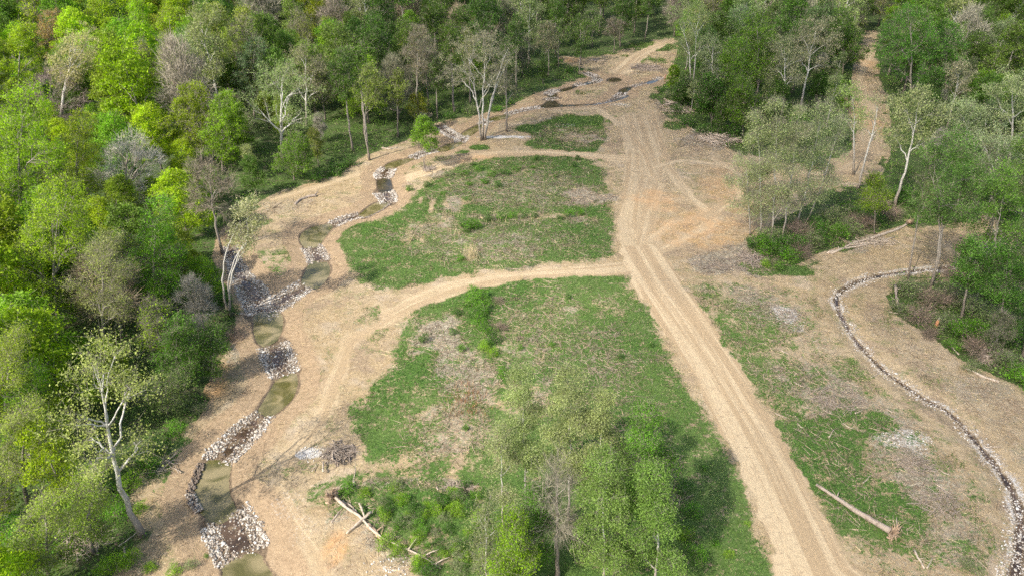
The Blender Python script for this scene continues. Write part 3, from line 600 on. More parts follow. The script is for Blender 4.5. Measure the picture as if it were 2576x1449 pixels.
def tree_parts(seed, H, Rc, base=.3, form='dome', leaf='leaf', nt_=220, nl=34, ls=.34, cr=.75, stems=1, lean=(0, 0), r0=None, wood='bark', twigs=10, droop=0, k1=8, spread=1.0, bark_side=6):
    """returns meshes (wood, leaves) of a tree of height H, crown radius Rc; base = relative height where the crown starts"""
    rnd = np.random.RandomState(seed); r0 = r0 or .011*H + .06; lean = np.array([lean[0], lean[1], 0.0])*H
    zb = base*H; hc = H - zb
    # crown volume: a set of lobes
    lobes = []
    nlb = {'dome': 9, 'oval': 8, 'open': 8, 'vase': 8, 'slim': 6, 'bush': 6}[form]
    for q in range(nlb):
        a = q*2.4 + rnd.rand()*.8; hz = (q + .5)/nlb
        prof = {'dome': math.sin(math.pi*min(.92, .25+.72*hz)), 'oval': math.sin(math.pi*(.16+.76*hz)), 'open': .75+.25*math.sin(math.pi*hz), 'vase': .35+.6*hz if hz < .8 else .6, 'slim': .9, 'bush': .9}[form]
        rr = Rc*.58*prof*rnd.uniform(.75, 1.1); lr = Rc*.46*rnd.uniform(.75, 1.2)
        lobes.append((np.array([math.cos(a)*rr, math.sin(a)*rr, zb + hc*(.12 + .76*hz)]), lr, min(lr*.85, hc*.3)))
    lobes.append((np.array([0, 0, H - .3*min(Rc, hc)]), Rc*.45, min(Rc*.5, hc*.3)))
    T = []
    wts = np.array([l[1]**2 for l in lobes]); wts /= wts.sum()
    while len(T) < nt_:
        c, lr, lz = lobes[rnd.choice(len(lobes), p=wts)]; d = rnd.randn(3); d /= np.linalg.norm(d)
        if form in ('dome', 'oval', 'bush') and d[2] < -.35 and rnd.rand() < .7: continue
        rad = rnd.uniform(.72, 1.0) if form in ('dome', 'oval', 'bush') else rnd.uniform(.35, 1.0)
        p = c + d*np.array([lr, lr, lz])*rad
        if form in ('dome', 'oval', 'bush') and any((((p-c2)/np.array([l2, l2, z2]))**2).sum() < .42 for c2, l2, z2 in lobes): continue
        if p[2] < zb*.85: continue
        T.append(p)
    T = np.array(T)*np.array([spread, spread, 1]); T = T + lean[None]*(T[:, 2:3]/H)**1.2
    wdm = MB(); grp, C = kmeans(T, k1, rnd)
    top = np.array([0, 0, H*.86]) + lean*.82
    # stems
    stem_paths = []
    for sidx in range(stems):
        a = rnd.rand()*6.28 + sidx*6.28/max(stems, 1); off = np.array([math.cos(a), math.sin(a), 0])
        if stems == 1: e = top; b0 = np.zeros(3); m_ = (b0 + e)/2 + np.append(rnd.randn(2)*H*.02, 0) - lean*.1
        else: e = top*np.array([1, 1, rnd.uniform(.8, 1.0)]) + off*Rc*.5; b0 = off*r0*1.3; m_ = b0 + np.array([0, 0, H*.45]) + off*Rc*.12
        pth = bez(b0 + np.array([0, 0, -.35]), m_, e, 12)
        pth[1:-1, :2] += rnd.randn(10, 2)*H*.004
        rr = (r0 if stems == 1 else r0*.72)*(np.linspace(1, .0, 12)**.8*.93 + .07); rr[0] *= 1.45; rr[1] *= 1.1
        wdm.tube(pth, rr, bark_side); stem_paths.append((pth, rr))
    Lc = []; Tw0 = []; TwD = []
    for g in range(k1):
        idx = np.where(grp == g)[0]
        if len(idx) == 0: continue
        c = C[g]
        pth, rr = stem_paths[np.argmin([np.linalg.norm(p_[6:, :2].mean(0) - c[:2]) for p_, _ in stem_paths])]
        dxy = np.linalg.norm(c[:2] - pth[6, :2]); za = np.clip(c[2] - dxy*rnd.uniform(.7, 1.3) - hc*.08, max(zb*.7, H*.12), H*.75)
        ia = int(np.clip(np.searchsorted(pth[:, 2], za), 1, 10)); A = pth[ia]; ra = min(rr[ia]*(.74 if form in ('open', 'vase') else .6), .02*H)
        e = A + (c - A)*.85; ctl = A + (e - A)*.45 + np.array([0, 0, (.16 if form in ('open', 'vase') else .05)*np.linalg.norm(e - A)*(1 if not droop else .2)]) + rnd.randn(3)*.12*np.linalg.norm(e-A)*.5
        lp = bez(A, ctl, e, 7); lp[1:-1] += rnd.randn(5, 3)*np.linalg.norm(e-A)*.02
        lr_ = ra*np.linspace(1, .38, 7); wdm.tube(lp, lr_, 5, cap=False)
        k2 = max(2, min(6, len(idx)//7)); g2, C2 = kmeans(T[idx], k2, rnd, 4)
        for h in range(k2):
            id2 = idx[g2 == h]
            if len(id2) == 0: continue
            j = rnd.randint(3, 7); B = lp[j]; e2 = B + (C2[h]-B)*.8
            sp = bez(B, (B+e2)/2 + np.array([0, 0, .1*np.linalg.norm(e2-B)]) + rnd.randn(3)*.08*np.linalg.norm(e2-B), e2, 5); wdm.tube(sp, lr_[j]*np.linspace(.62, .3, 5), 4, .25, cap=False)
            for q in id2:
                s = sp[rnd.randint(2, 5)]; m_ = (s + T[q])/2 + rnd.randn(3)*.15
                wdm.tube(np.array([s, m_, T[q]]), np.array([.20, .12, .04])*lr_[j]*.7 + .005, 3, .85, cap=False)
    # leaf sprays and fine twigs round every branch end
    n = len(T)
    C_ = np.repeat(T, nl, 0); G = rnd.randn(n*nl, 3)*cr*np.array([.55, .55, .38]); 
    if droop: G[:, 2] -= np.abs(rnd.randn(n*nl))*droop
    V = []
    if leaf in ('leaf', 'sage'):
        V.append(leaf_quads(C_ + G, ls, rnd))
    if twigs and leaf != 'twig':
        P0 = np.repeat(T, twigs, 0) + rnd.randn(n*twigs, 3)*.15; D = rnd.randn(n*twigs, 3)*.45; D[:, 2] += .3
        wv = blade_quads(P0, D*cr*1.5, np.full(len(P0), .018 if H < 40 and ls < .3 else .03), rnd); m0 = len(wv)//4; wdm.add(wv, np.arange(m0*4).reshape(-1, 4), a=.9)
    if leaf == 'twig':
        P0 = C_ + G*.5; out = P0 - np.array([lean[0]*.7, lean[1]*.7, zb + hc*.25]); out /= np.linalg.norm(out, axis=1)[:, None]
        D = rnd.randn(len(P0), 3)*.5 + out*.75; V.append(blade_quads(P0, D*cr, np.full(len(P0), ls), rnd))
    Vw = np.vstack(wdm.V); F = [np.vstack(wdm.Q)] + ([np.vstack(wdm.T)] if wdm.T else [])
    me_w = mesh_arrays('trunk', Vw, F, M[wood], {'thin': np.concatenate(wdm.A)}, True)
    me_l = quads_mesh('crown', np.vstack(V), M[leaf])
    return me_w, me_l

def put_tree(name, parts, loc, rz, s, col, label, cat='tree', group=None, wcol=(1, 1, 1)):
    t = empty(name, loc, rz, s)
    a = link('trunk', parts[0], t); b = link('crown', parts[1], t); b.color = (*col, 1)
    tag(t, label, cat, group); return t
C_YG = (.265, .385, .014); C_BG = (.15, .275, .018); C_DG = (.078, .148, .022); C_OL = (.19, .25, .045); C_SG = (.22, .29, .11); C_MV = (.25, .225, .18); C_TN = (.30, .21, .10); C_MG = (.105, .185, .03); C_CR = (.29, .33, .10)
exec_heroes = True
landmarks = []      # label fragments for naming ordinary forest trees
hero_bases = []; HBOX = []
SEED = [100]
def hero(name, foot, ytop, hw, col, label, form='dome', leaf='leaf', leanpx=0, **kw):
    """a tree standing at photo position base whose top reaches photo row ytop, crown half-width hw photo pixels, top leanpx to the right"""
    b = on_ground(*foot); H = height_for(b, ytop); dep = proj(b + np.array([0, 0, H*.7]))[2]; Rc = hw*dep/FPX
    # the lens itself leans far tops outward: correct so that leanpx is the lean seen in the photo
    tx = proj(b + np.array([0, 0, H]))[0]; want = foot[0] + leanpx; lx = (want - tx)*dep/FPX/H
    SEED[0] += 1; hero_bases.append((b[0], b[1], Rc)); HBOX.append((foot[0] + leanpx*.6, hw*.75, ytop, foot[1], b[1]))
    pr = tree_parts(kw.pop('seed', SEED[0]), H, Rc, form=form, leaf=leaf, lean=(lx, kw.pop('ly', 0)), **kw)
    t = put_tree(name, pr, b, 0, 1, col, label, group=None); landmarks.append((proj(b + np.array([0, 0, H*.6]))[:2], label)); return t

# ------------------------------------------------------------------ prominent trees
W = dict(wood='white')
SP = lambda **k: dict(dict(form='open', leaf='sage', wood='white', nt_=230, nl=26, ls=.30, cr=.85, base=.35, twigs=4), **k)
hero('sycamore_tree', (358,1345), 862, 172, C_CR, 'big white-limbed sycamore leaning over the lower left creek bank, trunk casting a long shadow', leanpx=-118, **SP(nt_=230, nl=24, ls=.22, cr=.85, base=.42, r0=.32, k1=12, seed=11, bark_side=10))
hero('sycamore_tree', (150,330), 72, 88, (.42,.38,.20), 'pale cream-leaved sycamore with forked white trunk high in the upper left woods', leanpx=55, **SP(base=.45, form='vase', nt_=300, nl=24, r0=.5, seed=12, k1=7))
hero('sycamore_tree', (712,408), 158, 118, C_SG, 'grey-green sycamore with a low right-hand limb at the woods edge, left of the bare trunks', leanpx=0, **SP(base=.35, nt_=300, r0=.45, seed=13))
hero('sycamore_tree', (770,320), 108, 72, (.25,.24,.14), 'smaller buff-grey sycamore rising behind the grey-green sycamore', **SP(nt_=200, seed=14))
hero('sycamore_tree', (1214,352), 70, 132, (.30,.29,.19), 'clump of tall white sycamore stems from one base beside the upper creek', leanpx=0, **SP(stems=4, nt_=340, nl=20, base=.42, r0=.42, seed=15, k1=12, cr=.8, twigs=12))
hero('sapling_tree', (1065,427), 298, 42, C_BG, 'small round bright green tree on dark stems standing alone by the creek', form='dome', base=.38, stems=3, nt_=150, nl=60, ls=.26, cr=.7, r0=.14, seed=16)
hero('bare_tree', (322,525), 350, 92, (.42,.39,.35), 'bare silver-grey spreading tree among the yellow-green woods on the left', form='dome', leaf='twig', wood='dead', base=.12, nt_=330, nl=14, ls=.045, cr=1.2, r0=.4, seed=17, spread=1.1, k1=10)
hero('sycamore_tree', (578,792), 492, 52, (.33,.33,.19), 'leaning pale tree with several stems at the woods edge above the creek fork', leanpx=52, **SP(stems=3, base=.5, nt_=130, r0=.24, seed=18, cr=.7))
hero('leafy_tree', (262,905), 592, 105, (.25,.28,.09), 'olive-grey loose tree with a straight visible trunk in the near left woods', form='open', base=.3, nt_=300, nl=26, ls=.22, cr=.8, seed=19, twigs=16)
hero('leafy_tree', (933,405), 165, 47, C_OL, 'slim olive-topped tree with long bare trunk at the clearing edge', form='oval', base=.52, nt_=150, nl=26, ls=.34, seed=20, wood='bark', stems=2)
hero('leafy_tree', (1052,300), 68, 46, (.22,.19,.12), 'tall mauve-brown budding tree left of the white sycamore clump', form='oval', base=.4, nt_=170, nl=12, ls=.34, seed=21, twigs=30)
hero('bare_tree', (560,640), 392, 80, (.20,.17,.13), 'brown nearly bare tree with a dark trunk between the green crowns left of the creek', form='open', leaf='twig', wood='bark', base=.35, nt_=220, nl=12, ls=.05, cr=1.1, seed=22, leanpx=-40)
hero('sycamore_tree', (1274,332), 140, 44, (.25,.24,.16), 'thin dark-trunked tree just right of the white sycamore clump', **SP(base=.45, nt_=100, nl=16, seed=23, wood='bark'))
hero('sapling_tree', (1052,305), 240, 30, (.24,.26,.015), 'small yellow-green sapling glowing in front of the dark trunks', form='oval', base=.15, nt_=100, nl=40, ls=.28, seed=24, r0=.1)
hero('bare_sapling', (1145,356), 318, 9, (.3,.27,.24), 'tiny leafless sapling on a green tuft beside the upper riffle', form='slim', leaf='twig', wood='dead', base=.3, nt_=24, nl=6, ls=.03, cr=.4, r0=.1, seed=25, k1=3)
for k, (bx, by, tp, hw, c, lb) in enumerate([
 (1000,345,180,26,C_OL,'first of the tall bare trunks right of the slim olive-topped tree'),
 (1100,300,150,24,C_DG,'tall thin trunk directly left of the white sycamore clump'),
 (1405,170,50,42,C_MG,'dark-stemmed green tree at the left tip of the far clearing'),
 (1460,165,40,44,C_MG,'dark-stemmed green tree second from the left tip of the far clearing'),
 (1380,192,60,38,(.24,.23,.15),'buff tall tree with two pale trunks left of the far clearing'),
 (1545,135,48,34,(.17,.15,.12),'brownish budding tree with forked white trunk behind the far clearing'),
 (1490,120,30,36,C_DG,'dark green tree behind the middle of the far clearing')]):
    hero('leafy_tree', (bx, by), tp, hw, c, lb, form='oval', base=.45, nt_=130, nl=20, ls=.4, seed=30+k, twigs=12)
# right-hand side
hero('sycamore_tree', (1738,225), -12, 84, C_SG, 'broad grey-green sycamore at the right edge of the far clearing', **SP(seed=40, stems=2, nt_=300, base=.3))
hero('sycamore_tree', (1792,262), 84, 48, (.24,.29,.15), 'slender sage tree just right of the broad sycamore by the far clearing', **SP(seed=41, base=.35, nt_=170))
hero('sycamore_tree', (1964,300), 92, 72, (.27,.28,.16), 'white-trunked sycamore left of a pair standing over the dark green woods', **SP(seed=42, nt_=230, base=.4, leanpx=10))
hero('sycamore_tree', (2010,290), 46, 76, (.29,.27,.18), 'taller browner sycamore of the pair, leaning right over the dark green woods', **SP(seed=43, nt_=250, base=.42, leanpx=48))
for k, (bx, by, tp, hw, c, lb) in enumerate([
 (1905,262,32,74,(0.145,0.261,0.022),'bright green maple behind the pair of white-trunked sycamores'),
 (1850,300,100,60,(0.123,0.232,0.019),'green maple to the left of the white-trunked sycamore pair'),
 (1868,345,205,52,(0.102,0.189,0.017),'low green maple over the brush piles at the clearing edge'),
 (1790,320,190,44,(0.058,0.138,0.017),'dark green maple between the two brush piles'),
 (1730,270,205,36,(0.051,0.116,0.014),'small dark tree at the left tip of the right woods'),
 (2290,262,18,96,(0.094,0.232,0.026),'large bright green maple right of the steep dirt track'),
 (2380,230,60,60,(0.087,0.217,0.024),'second green maple on the right of the steep dirt track'),
 (2120,190,30,60,(0.087,0.174,0.019),'green maple left of the top of the steep dirt track')]):
    hero('maple_tree', (bx, by), tp, hw, c, lb, form='dome', base=.15, nt_=330, nl=30, ls=.42, cr=1.0, seed=50+k)
for k, (bx, by, tp, hw, c, ln, lb) in enumerate([
 (1888,592,395,62,(0.291,0.336,0.168),-15,'low drooping pale tree hanging over the sandy yard, leftmost of the grove'),
 (1915,600,285,52,(0.297,0.342,0.168),-10,'pale grey-green tree second from the left in the grove beside the yard'),
 (1940,606,255,52,(0.291,0.342,0.157),15,'tallest pale tree in the middle of the grove beside the yard'),
 (1968,600,275,50,(0.302,0.331,0.179),45,'pale white-stemmed tree right of the tallest in the grove'),
 (2000,580,262,54,(0.280,0.342,0.157),75,'pale tree leaning right in the grove beside the yard'),
 (2030,560,300,48,(0.291,0.353,0.179),90,'rightmost leaning pale tree of the grove beside the yard')]):
    hero('willow_tree', (bx, by), tp, hw, c, lb, leanpx=ln, **SP(seed=60+k, nt_=300, nl=22, ls=.24, cr=.95, base=.13, r0=.17, droop=.5, twigs=10, form='oval' if k else 'bush'))
hero('sycamore_tree', (2157,475), 225, 52, (0.276,0.300,0.147), 'sparse white-barked tree leaning across the lower dirt track', leanpx=62, **SP(seed=70, nt_=70, nl=16, base=.5, r0=.26))
hero('sycamore_tree', (2147,440), 205, 45, (0.253,0.348,0.105), 'thin twisted white-barked tree left of the lower dirt track', leanpx=-5, **SP(seed=71, nt_=90, base=.5, r0=.22))
hero('sycamore_tree', (2252,520), 212, 82, (0.287,0.324,0.147), 'sage sycamore with a leaning mottled trunk right of the lower dirt track', leanpx=70, **SP(seed=72, nt_=280, base=.42, r0=.3))
hero('sycamore_tree', (2382,330), 150, 50, (0.322,0.300,0.200), 'brownish sycamore with a straight white trunk in the right woods', leanpx=40, **SP(seed=73, nt_=150, base=.5))
hero('sycamore_tree', (2535,430), 178, 78, (0.345,0.396,0.200), 'large pale sage tree at the right edge of the photo', **SP(seed=74, nt_=330, nl=30, base=.15, leanpx=10))
hero('sycamore_tree', (2420,420), 245, 70, (0.299,0.360,0.189), 'bluish sage tree left of the large pale one at the right edge', **SP(seed=75, nt_=300, nl=30, base=.2, leanpx=20))
hero('sycamore_tree', (2480,560), 320, 80, (0.276,0.336,0.189), 'grey-green sycamore leaning over the hidden right creek', **SP(seed=76, nt_=300, nl=26, base=.25, leanpx=40))
hero('maple_tree', (2345,728), 332, 92, (0.098,0.192,0.037), 'tall green tree on twin dark trunks standing by the right creek bend', leanpx=70, form='open', base=.36, nt_=380, nl=34, ls=.28, stems=2, r0=.28, seed=77, leaf='sage', spread=1.15)
hero('leafy_tree', (2286,702), 420, 44, (0.115,0.168,0.053), 'thin grey trunk with a sparse crown left of the twin dark trunks', leanpx=45, form='oval', base=.55, nt_=60, nl=16, ls=.24, r0=.16, seed=78)
hero('leafy_tree', (2428,700), 372, 70, (0.103,0.180,0.042), 'leaning dark-trunked tree right of the twin trunks by the right creek', leanpx=95, form='open', base=.5, nt_=170, nl=20, ls=.26, r0=.3, seed=79, stems=2)
hero('maple_tree', (2200,590), 442, 40, (0.161,0.252,0.016), 'small yellow-green tree glowing above the long fallen logs', form='dome', base=.3, nt_=140, nl=46, ls=.24, seed=80, r0=.12)
hero('leafy_tree', (2572,905), 400, 66, (0.092,0.156,0.032), 'tall green tree with a straight trunk cut by the right photo edge', leanpx=70, form='oval', base=.4, nt_=240, nl=26, ls=.26, seed=81)
for k, (bx, by, tp, hw, c, ln, lb) in enumerate([(2405,560,392,62,(0.115,0.240,0.042),20,'green tree behind the twin dark trunks on the far side of the right creek'),(2475,725,420,70,(0.138,0.264,0.037),60,'leafy green tree nearest the creek on the right, half hiding the water'),
 (2540,705,470,66,(0.103,0.228,0.037),50,'dense green tree over the right creek close to the photo edge'),(2560,600,330,60,(0.149,0.240,0.053),30,'olive tree on the far bank of the right creek at the photo edge'),(2500,850,610,62,(0.092,0.204,0.032),40,'dark green tree behind the shrubs of the right scrub'),(2420,800,600,46,(0.115,0.240,0.042),30,'slender green tree in the middle of the right scrub')]):
    hero('leafy_tree', (bx, by), tp, hw, c, lb, leanpx=ln, form='open', base=.3, nt_=260, nl=30, ls=.28, cr=.85, seed=210+k, r0=.2, twigs=5)
# cluster in the bottom centre
for k, (nm, bx, by, tp, hw, c, ln, kw, lb) in enumerate([
 ('willow_tree',1268,1330,1075,46,(.26,.30,.13),-6,SP(nt_=170,nl=36,ls=.16,cr=.65,base=.15,r0=.12,form='oval'),'short pale sapling at the left flank of the bottom cluster'),
 ('willow_tree',1322,1290,938,72,(.27,.33,.13),-8,SP(nt_=330,nl=68,ls=.16,cr=.62,base=.25,r0=.16,form='oval'),'pale white-stemmed willow, leftmost tall one of the bottom centre cluster'),
 ('willow_tree',1432,1310,936,74,(.27,.31,.13),4,SP(nt_=360,nl=70,ls=.16,cr=.62,base=.22,r0=.16,form='oval'),'pale willow at the centre of the bottom cluster, behind the dead tree'),
 ('willow_tree',1506,1335,992,52,(.26,.30,.12),10,SP(nt_=260,nl=64,ls=.16,cr=.6,base=.2,r0=.14,form='oval'),'pale willow between the dead tree and the brightest green tree'),
 ('leafy_tree',1622,1400,1030,78,(.125,.265,.03),4,dict(form='oval',leaf='leaf',nt_=360,nl=70,ls=.16,cr=.62,base=.1,r0=.16),'saturated green pointed tree at the right of the bottom centre cluster'),
 ('bare_tree',1402,1452,1150,80,(.22,.20,.155),0,dict(form='vase',leaf='twig',wood='bark',nt_=200,nl=10,ls=.03,cr=1.0,base=.35,r0=.24),'leafless dark grey tree in the middle of the bottom centre cluster'),
 ('leafy_tree',1520,1480,1150,88,(.17,.26,.06),0,SP(nt_=360,nl=68,ls=.165,cr=.65,base=.1,r0=.15,form='dome'),'sage-green bushy tree at the bottom edge right of the dead tree'),
 ('leafy_tree',1640,1490,1185,85,(.15,.25,.05),0,SP(nt_=360,nl=68,ls=.165,cr=.65,base=.08,r0=.15,form='dome'),'green bushy tree in the bottom right corner of the cluster'),
 ('leafy_tree',1222,1500,1255,72,(.17,.20,.075),0,SP(nt_=130,nl=26,ls=.16,cr=.75,base=.2,r0=.12,form='vase'),'thin pale see-through tree at the bottom left of the cluster'),
 ('maple_tree',1290,1520,1300,62,(.17,.29,.012),0,dict(form='dome',leaf='leaf',nt_=260,nl=68,ls=.165,cr=.7,base=.05,r0=.12),'brightest yellow-green bush tree at the bottom edge of the cluster'),
 ('leafy_tree',1345,1440,1235,48,(.10,.22,.025),0,dict(form='dome',leaf='leaf',nt_=220,nl=64,ls=.16,cr=.7,base=.05,r0=.12),'small green tree wedged between the yellow-green bush and the dead tree'),
 ('leafy_tree',1570,1330,1120,46,(.11,.18,.04),0,SP(nt_=220,nl=64,ls=.16,cr=.6,base=.05,r0=.12,form='oval'),'green sapling tree filling the gap behind the pointed green tree')]):
    kw = dict(kw); kw['seed'] = 90 + k
    hero(nm, (bx, by), tp, hw, c, lb, leanpx=ln, **kw)
# near left woods
for k, (nm, bx, by, tp, hw, c, kw, lb) in enumerate([
 ('maple_tree',395,800,515,92,(.125,.275,.014),dict(form='dome',nt_=420,nl=44,ls=.24,cr=.8,base=.1),'rich bright green maple in front of the bare silver-grey tree'),
 ('maple_tree',150,860,470,130,(.25,.36,.014),dict(form='dome',nt_=460,nl=40,ls=.26,cr=.9,base=.15),'wide yellow-green maple at the left, above the olive-grey loose tree'),
 ('maple_tree',60,600,235,130,(.24,.38,.012),dict(form='dome',nt_=460,nl=40,ls=.34,cr=1.0,base=.1),'huge lime-green maple at the left photo edge'),
 ('maple_tree',60,300,60,60,(.26,.36,.012),dict(form='oval',nt_=300,nl=34,ls=.42,base=.1),'yellow-green maple in the upper left corner'),
 ('leafy_tree',200,560,290,70,(.26,.32,.02),dict(form='dome',nt_=260,nl=30,ls=.32,base=.2),'golden green tree above the bare silver-grey tree'),
 ('leafy_tree',30,1180,830,80,(.25,.32,.035),dict(form='open',nt_=300,nl=36,ls=.20,cr=.8,base=.2),'golden leafy tree with a dark thick trunk at the left edge'),
 ('leafy_tree',235,1390,1180,70,(.25,.35,.05),dict(form='open',nt_=230,nl=34,ls=.19,cr=.7,base=.1,twigs=12),'twiggy half-leafed tree at the foot of the big sycamore'),
 ('leafy_tree',70,1262,1010,85,(.27,.34,.06),dict(form='open',nt_=280,nl=36,ls=.18,cr=.8,base=.15),'pale green tree with a thin leaning trunk in the lower left woods'),
 ('leafy_tree',120,1470,1240,90,(.26,.35,.05),dict(form='open',nt_=280,nl=38,ls=.19,cr=.75,base=.1,twigs=12),'twiggy green tree in the bottom left corner'),
 ('maple_tree',70,1160,930,75,(.15,.29,.012),dict(form='dome',nt_=300,nl=40,ls=.22,cr=.8,base=.1),'green maple behind the big leaning sycamore crown'),
 ('leafy_tree',450,985,800,62,(.08,.18,.016),dict(form='dome',nt_=260,nl=36,ls=.24,base=.1),'dark green tree at the woods edge near the dark reflecting pool'),
 ('leafy_tree',530,960,830,50,(.08,.17,.018),dict(form='dome',nt_=200,nl=34,ls=.22,base=.1),'dark low tree nearest the brown creek bank on the left'),
 ('bush',420,1040,940,70,(.19,.27,.07),dict(form='bush',leaf='sage',nt_=160,nl=34,ls=.18,base=.05),'grey-green bush reaching out towards the creek above the big sycamore'),
 ('maple_tree',740,455,345,60,(.12,.23,.016),dict(form='dome',nt_=260,nl=34,ls=.3,base=.1),'green tree at the woods edge below the grey-green sycamore'),
 ('maple_tree',480,420,215,75,(.20,.26,.014),dict(form='dome',nt_=340,nl=34,ls=.38,base=.1),'golden olive crown behind the brown nearly bare tree'),
 ('maple_tree',560,440,240,62,(.18,.30,.014),dict(form='dome',nt_=320,nl=34,ls=.36,base=.1),'lime-green crown left of the grey-green sycamore'),
 ('leafy_tree',640,300,100,58,(.10,.16,.07),dict(form='dome',leaf='sage',nt_=300,nl=30,ls=.4,base=.1),'blue-green crown behind the grey-green sycamore'),
 ('leafy_tree',125,180,32,60,(.36,.24,.11),dict(form='dome',nt_=260,nl=22,ls=.4,base=.1,twigs=20),'rusty tan crown in the upper left corner'),
 ('bare_tree',130,330,190,90,(.24,.19,.18),dict(form='dome',leaf='twig',nt_=300,nl=14,ls=.06,cr=1.2,base=.1),'mauve-grey leafless crown around the foot of the cream sycamore')]):
    kw = dict(kw); kw['seed'] = 110 + k
    hero(nm, (bx, by), tp, hw, c, lb, **kw)

# ------------------------------------------------------------------ ordinary woodland trees: prototypes, then copies
def protos(n, seed, **k):
    return [tree_parts(seed + q, **k) for q in range(n)]
PR = {
 'maple': (protos(4, 300, H=17, Rc=5.8, base=.12, form='dome', nt_=300, nl=34, ls=.42, cr=.85, twigs=3), 17, 5.6, 'maple_tree', 'round leafy tree'),
 'oval':  (protos(3, 310, H=20, Rc=4.8, base=.22, form='oval', nt_=300, nl=24, ls=.44, cr=1.0, twigs=6), 20, 4.8, 'leafy_tree', 'tall leafy tree'),
 'sage':  (protos(3, 320, H=21, Rc=5.0, base=.3, form='open', leaf='sage', wood='white', nt_=230, nl=20, ls=.40, cr=1.0, twigs=8), 21, 5.0, 'sycamore_tree', 'open-crowned tree'),
 'twig':  (protos(3, 330, H=18, Rc=4.8, base=.2, form='oval', leaf='twig', nt_=260, nl=16, ls=.075, cr=1.3), 18, 4.8, 'bare_tree', 'leafless twiggy tree'),
 'trunky': (protos(3, 340, H=22, Rc=3.9, base=.5, form='oval', nt_=150, nl=22, ls=.44, cr=1.0, twigs=8), 22, 3.9, 'leafy_tree', 'long-trunked tree'),
 'loose': (protos(2, 350, H=17, Rc=5.0, base=.2, form='open', nt_=230, nl=13, ls=.42, cr=1.1, twigs=26), 17, 5.0, 'leafy_tree', 'thin-leafed tree'),
}
COLS = {'yellow-green': C_YG, 'bright green': C_BG, 'dark green': C_DG, 'olive': C_OL, 'grey-green': C_SG, 'mauve-grey': C_MV, 'rusty tan': C_TN, 'mid green': C_MG, 'golden olive': (.20,.26,.020), 'blue-green': (.12,.18,.07)}
def zone(px, py, rnd):
    r = rnd.rand()
    def pick(tb):
        t = 0
        for p, k, c in tb:
            t += p
            if r < t: return k, c
        return tb[-1][1:]
    if px < 470: return pick([(.40,'maple','yellow-green'),(.14,'maple','bright green'),(.12,'loose','yellow-green'),(.12,'maple','golden olive'),(.05,'twig','mauve-grey'),(.12,'oval','yellow-green'),(.05,'maple','mid green')])
    if px < 900: return pick([(.14,'maple','bright green'),(.18,'oval','olive'),(.16,'maple','mid green'),(.14,'loose','olive'),(.10,'twig','mauve-grey'),(.10,'sage','grey-green'),(.12,'maple','golden olive'),(.06,'maple','dark green')])
    if px < 1680: return pick([(.18,'trunky','mid green'),(.14,'sage','grey-green'),(.13,'twig','mauve-grey'),(.20,'oval','dark green'),(.12,'maple','mid green'),(.10,'oval','olive'),(.08,'maple','bright green'),(.05,'loose','blue-green')])
    return pick([(.20,'maple','bright green'),(.18,'oval','mid green'),(.17,'sage','grey-green'),(.12,'twig','mauve-grey'),(.16,'maple','dark green'),(.10,'loose','olive'),(.07,'oval','blue-green')])
LM = [((195,140),'the cream sycamore'),((320,430),'the bare silver-grey tree'),((715,260),'the grey-green sycamore'),((1210,180),'the white sycamore clump'),((1065,340),'the lone round green tree'),((620,600),'the leaning pale tree'),((260,700),'the olive-grey loose tree'),
 ((290,1050),'the big leaning sycamore'),((400,610),'the bright green maple'),((935,230),'the slim olive-topped tree'),((1500,150),'the far clearing'),((1735,100),'the broad sycamore'),((2000,150),'the sycamore pair'),((1900,120),'the bright maple'),((2190,130),'the steep dirt track'),
 ((2290,110),'the large right-hand maple'),((2290,300),'the sage sycamore'),((2540,280),'the large pale sage tree'),((2380,520),'the twin dark trunks'),((2200,500),'the little glowing tree'),((2480,900),'the uprooted stump'),((1950,430),'the pale grove'),((60,350),'the huge lime maple'),((125,80),'the rusty tan crown'),((640,160),'the blue-green crown'),((560,500),'the brown bare tree')]
ORD = ['nearest','second nearest','third nearest','fourth nearest','fifth nearest','sixth nearest','seventh nearest','eighth nearest','ninth nearest','tenth nearest','eleventh nearest','twelfth nearest','thirteenth nearest','fourteenth nearest','fifteenth nearest','sixteenth nearest']
PEND = []
def pend(o, adj, noun, p): PEND.append((o, adj, noun, proj(p)[:2]))
def name_pending():
    groups = {}
    for o, adj, noun, q in PEND:
        d = [math.hypot(q[0]-l[0][0], (q[1]-l[0][1])*1.2) for l in LM]; i = int(np.argmin(d)); dx, dy = q[0]-LM[i][0][0], q[1]-LM[i][0][1]
        dr_ = ('right of' if dx > 0 else 'left of') if abs(dx) > abs(dy) else ('below' if dy > 0 else 'above')
        groups.setdefault((adj, noun, dr_, LM[i][1]), []).append((d[i], o))
    for (adj, noun, dr_, lm), l in groups.items():
        l.sort(key=lambda t: t[0])
        for k, (_, o) in enumerate(l):
            o['label'] = f'{adj} {noun} {dr_} {lm}' + ('' if len(l) == 1 else (', the nearest such one' if k == 0 else f', {ORD[min(k, 15)]} such one'))
rf = np.random.RandomState(77)
cand = []
HB = np.array([(x, y) for x, y, _ in hero_bases]); HR = np.array([r for _, _, r in hero_bases])
placed = np.zeros((0, 3))
N_T = 0
FARQ = []
pts = np.column_stack([rf.uniform(-330, 330, 26000), 36 + 400*rf.rand(26000)**1.0])
dcl = sdf(pts, CLEAR, 99); pts = pts[dcl > 2.2]; dcl = dcl[dcl > 2.2]
_, _, _, dcr = stream_z(pts); pts, dcl = pts[dcr > 2], dcl[dcr > 2]
order = np.arange(len(pts))
cell = {}
sel = []
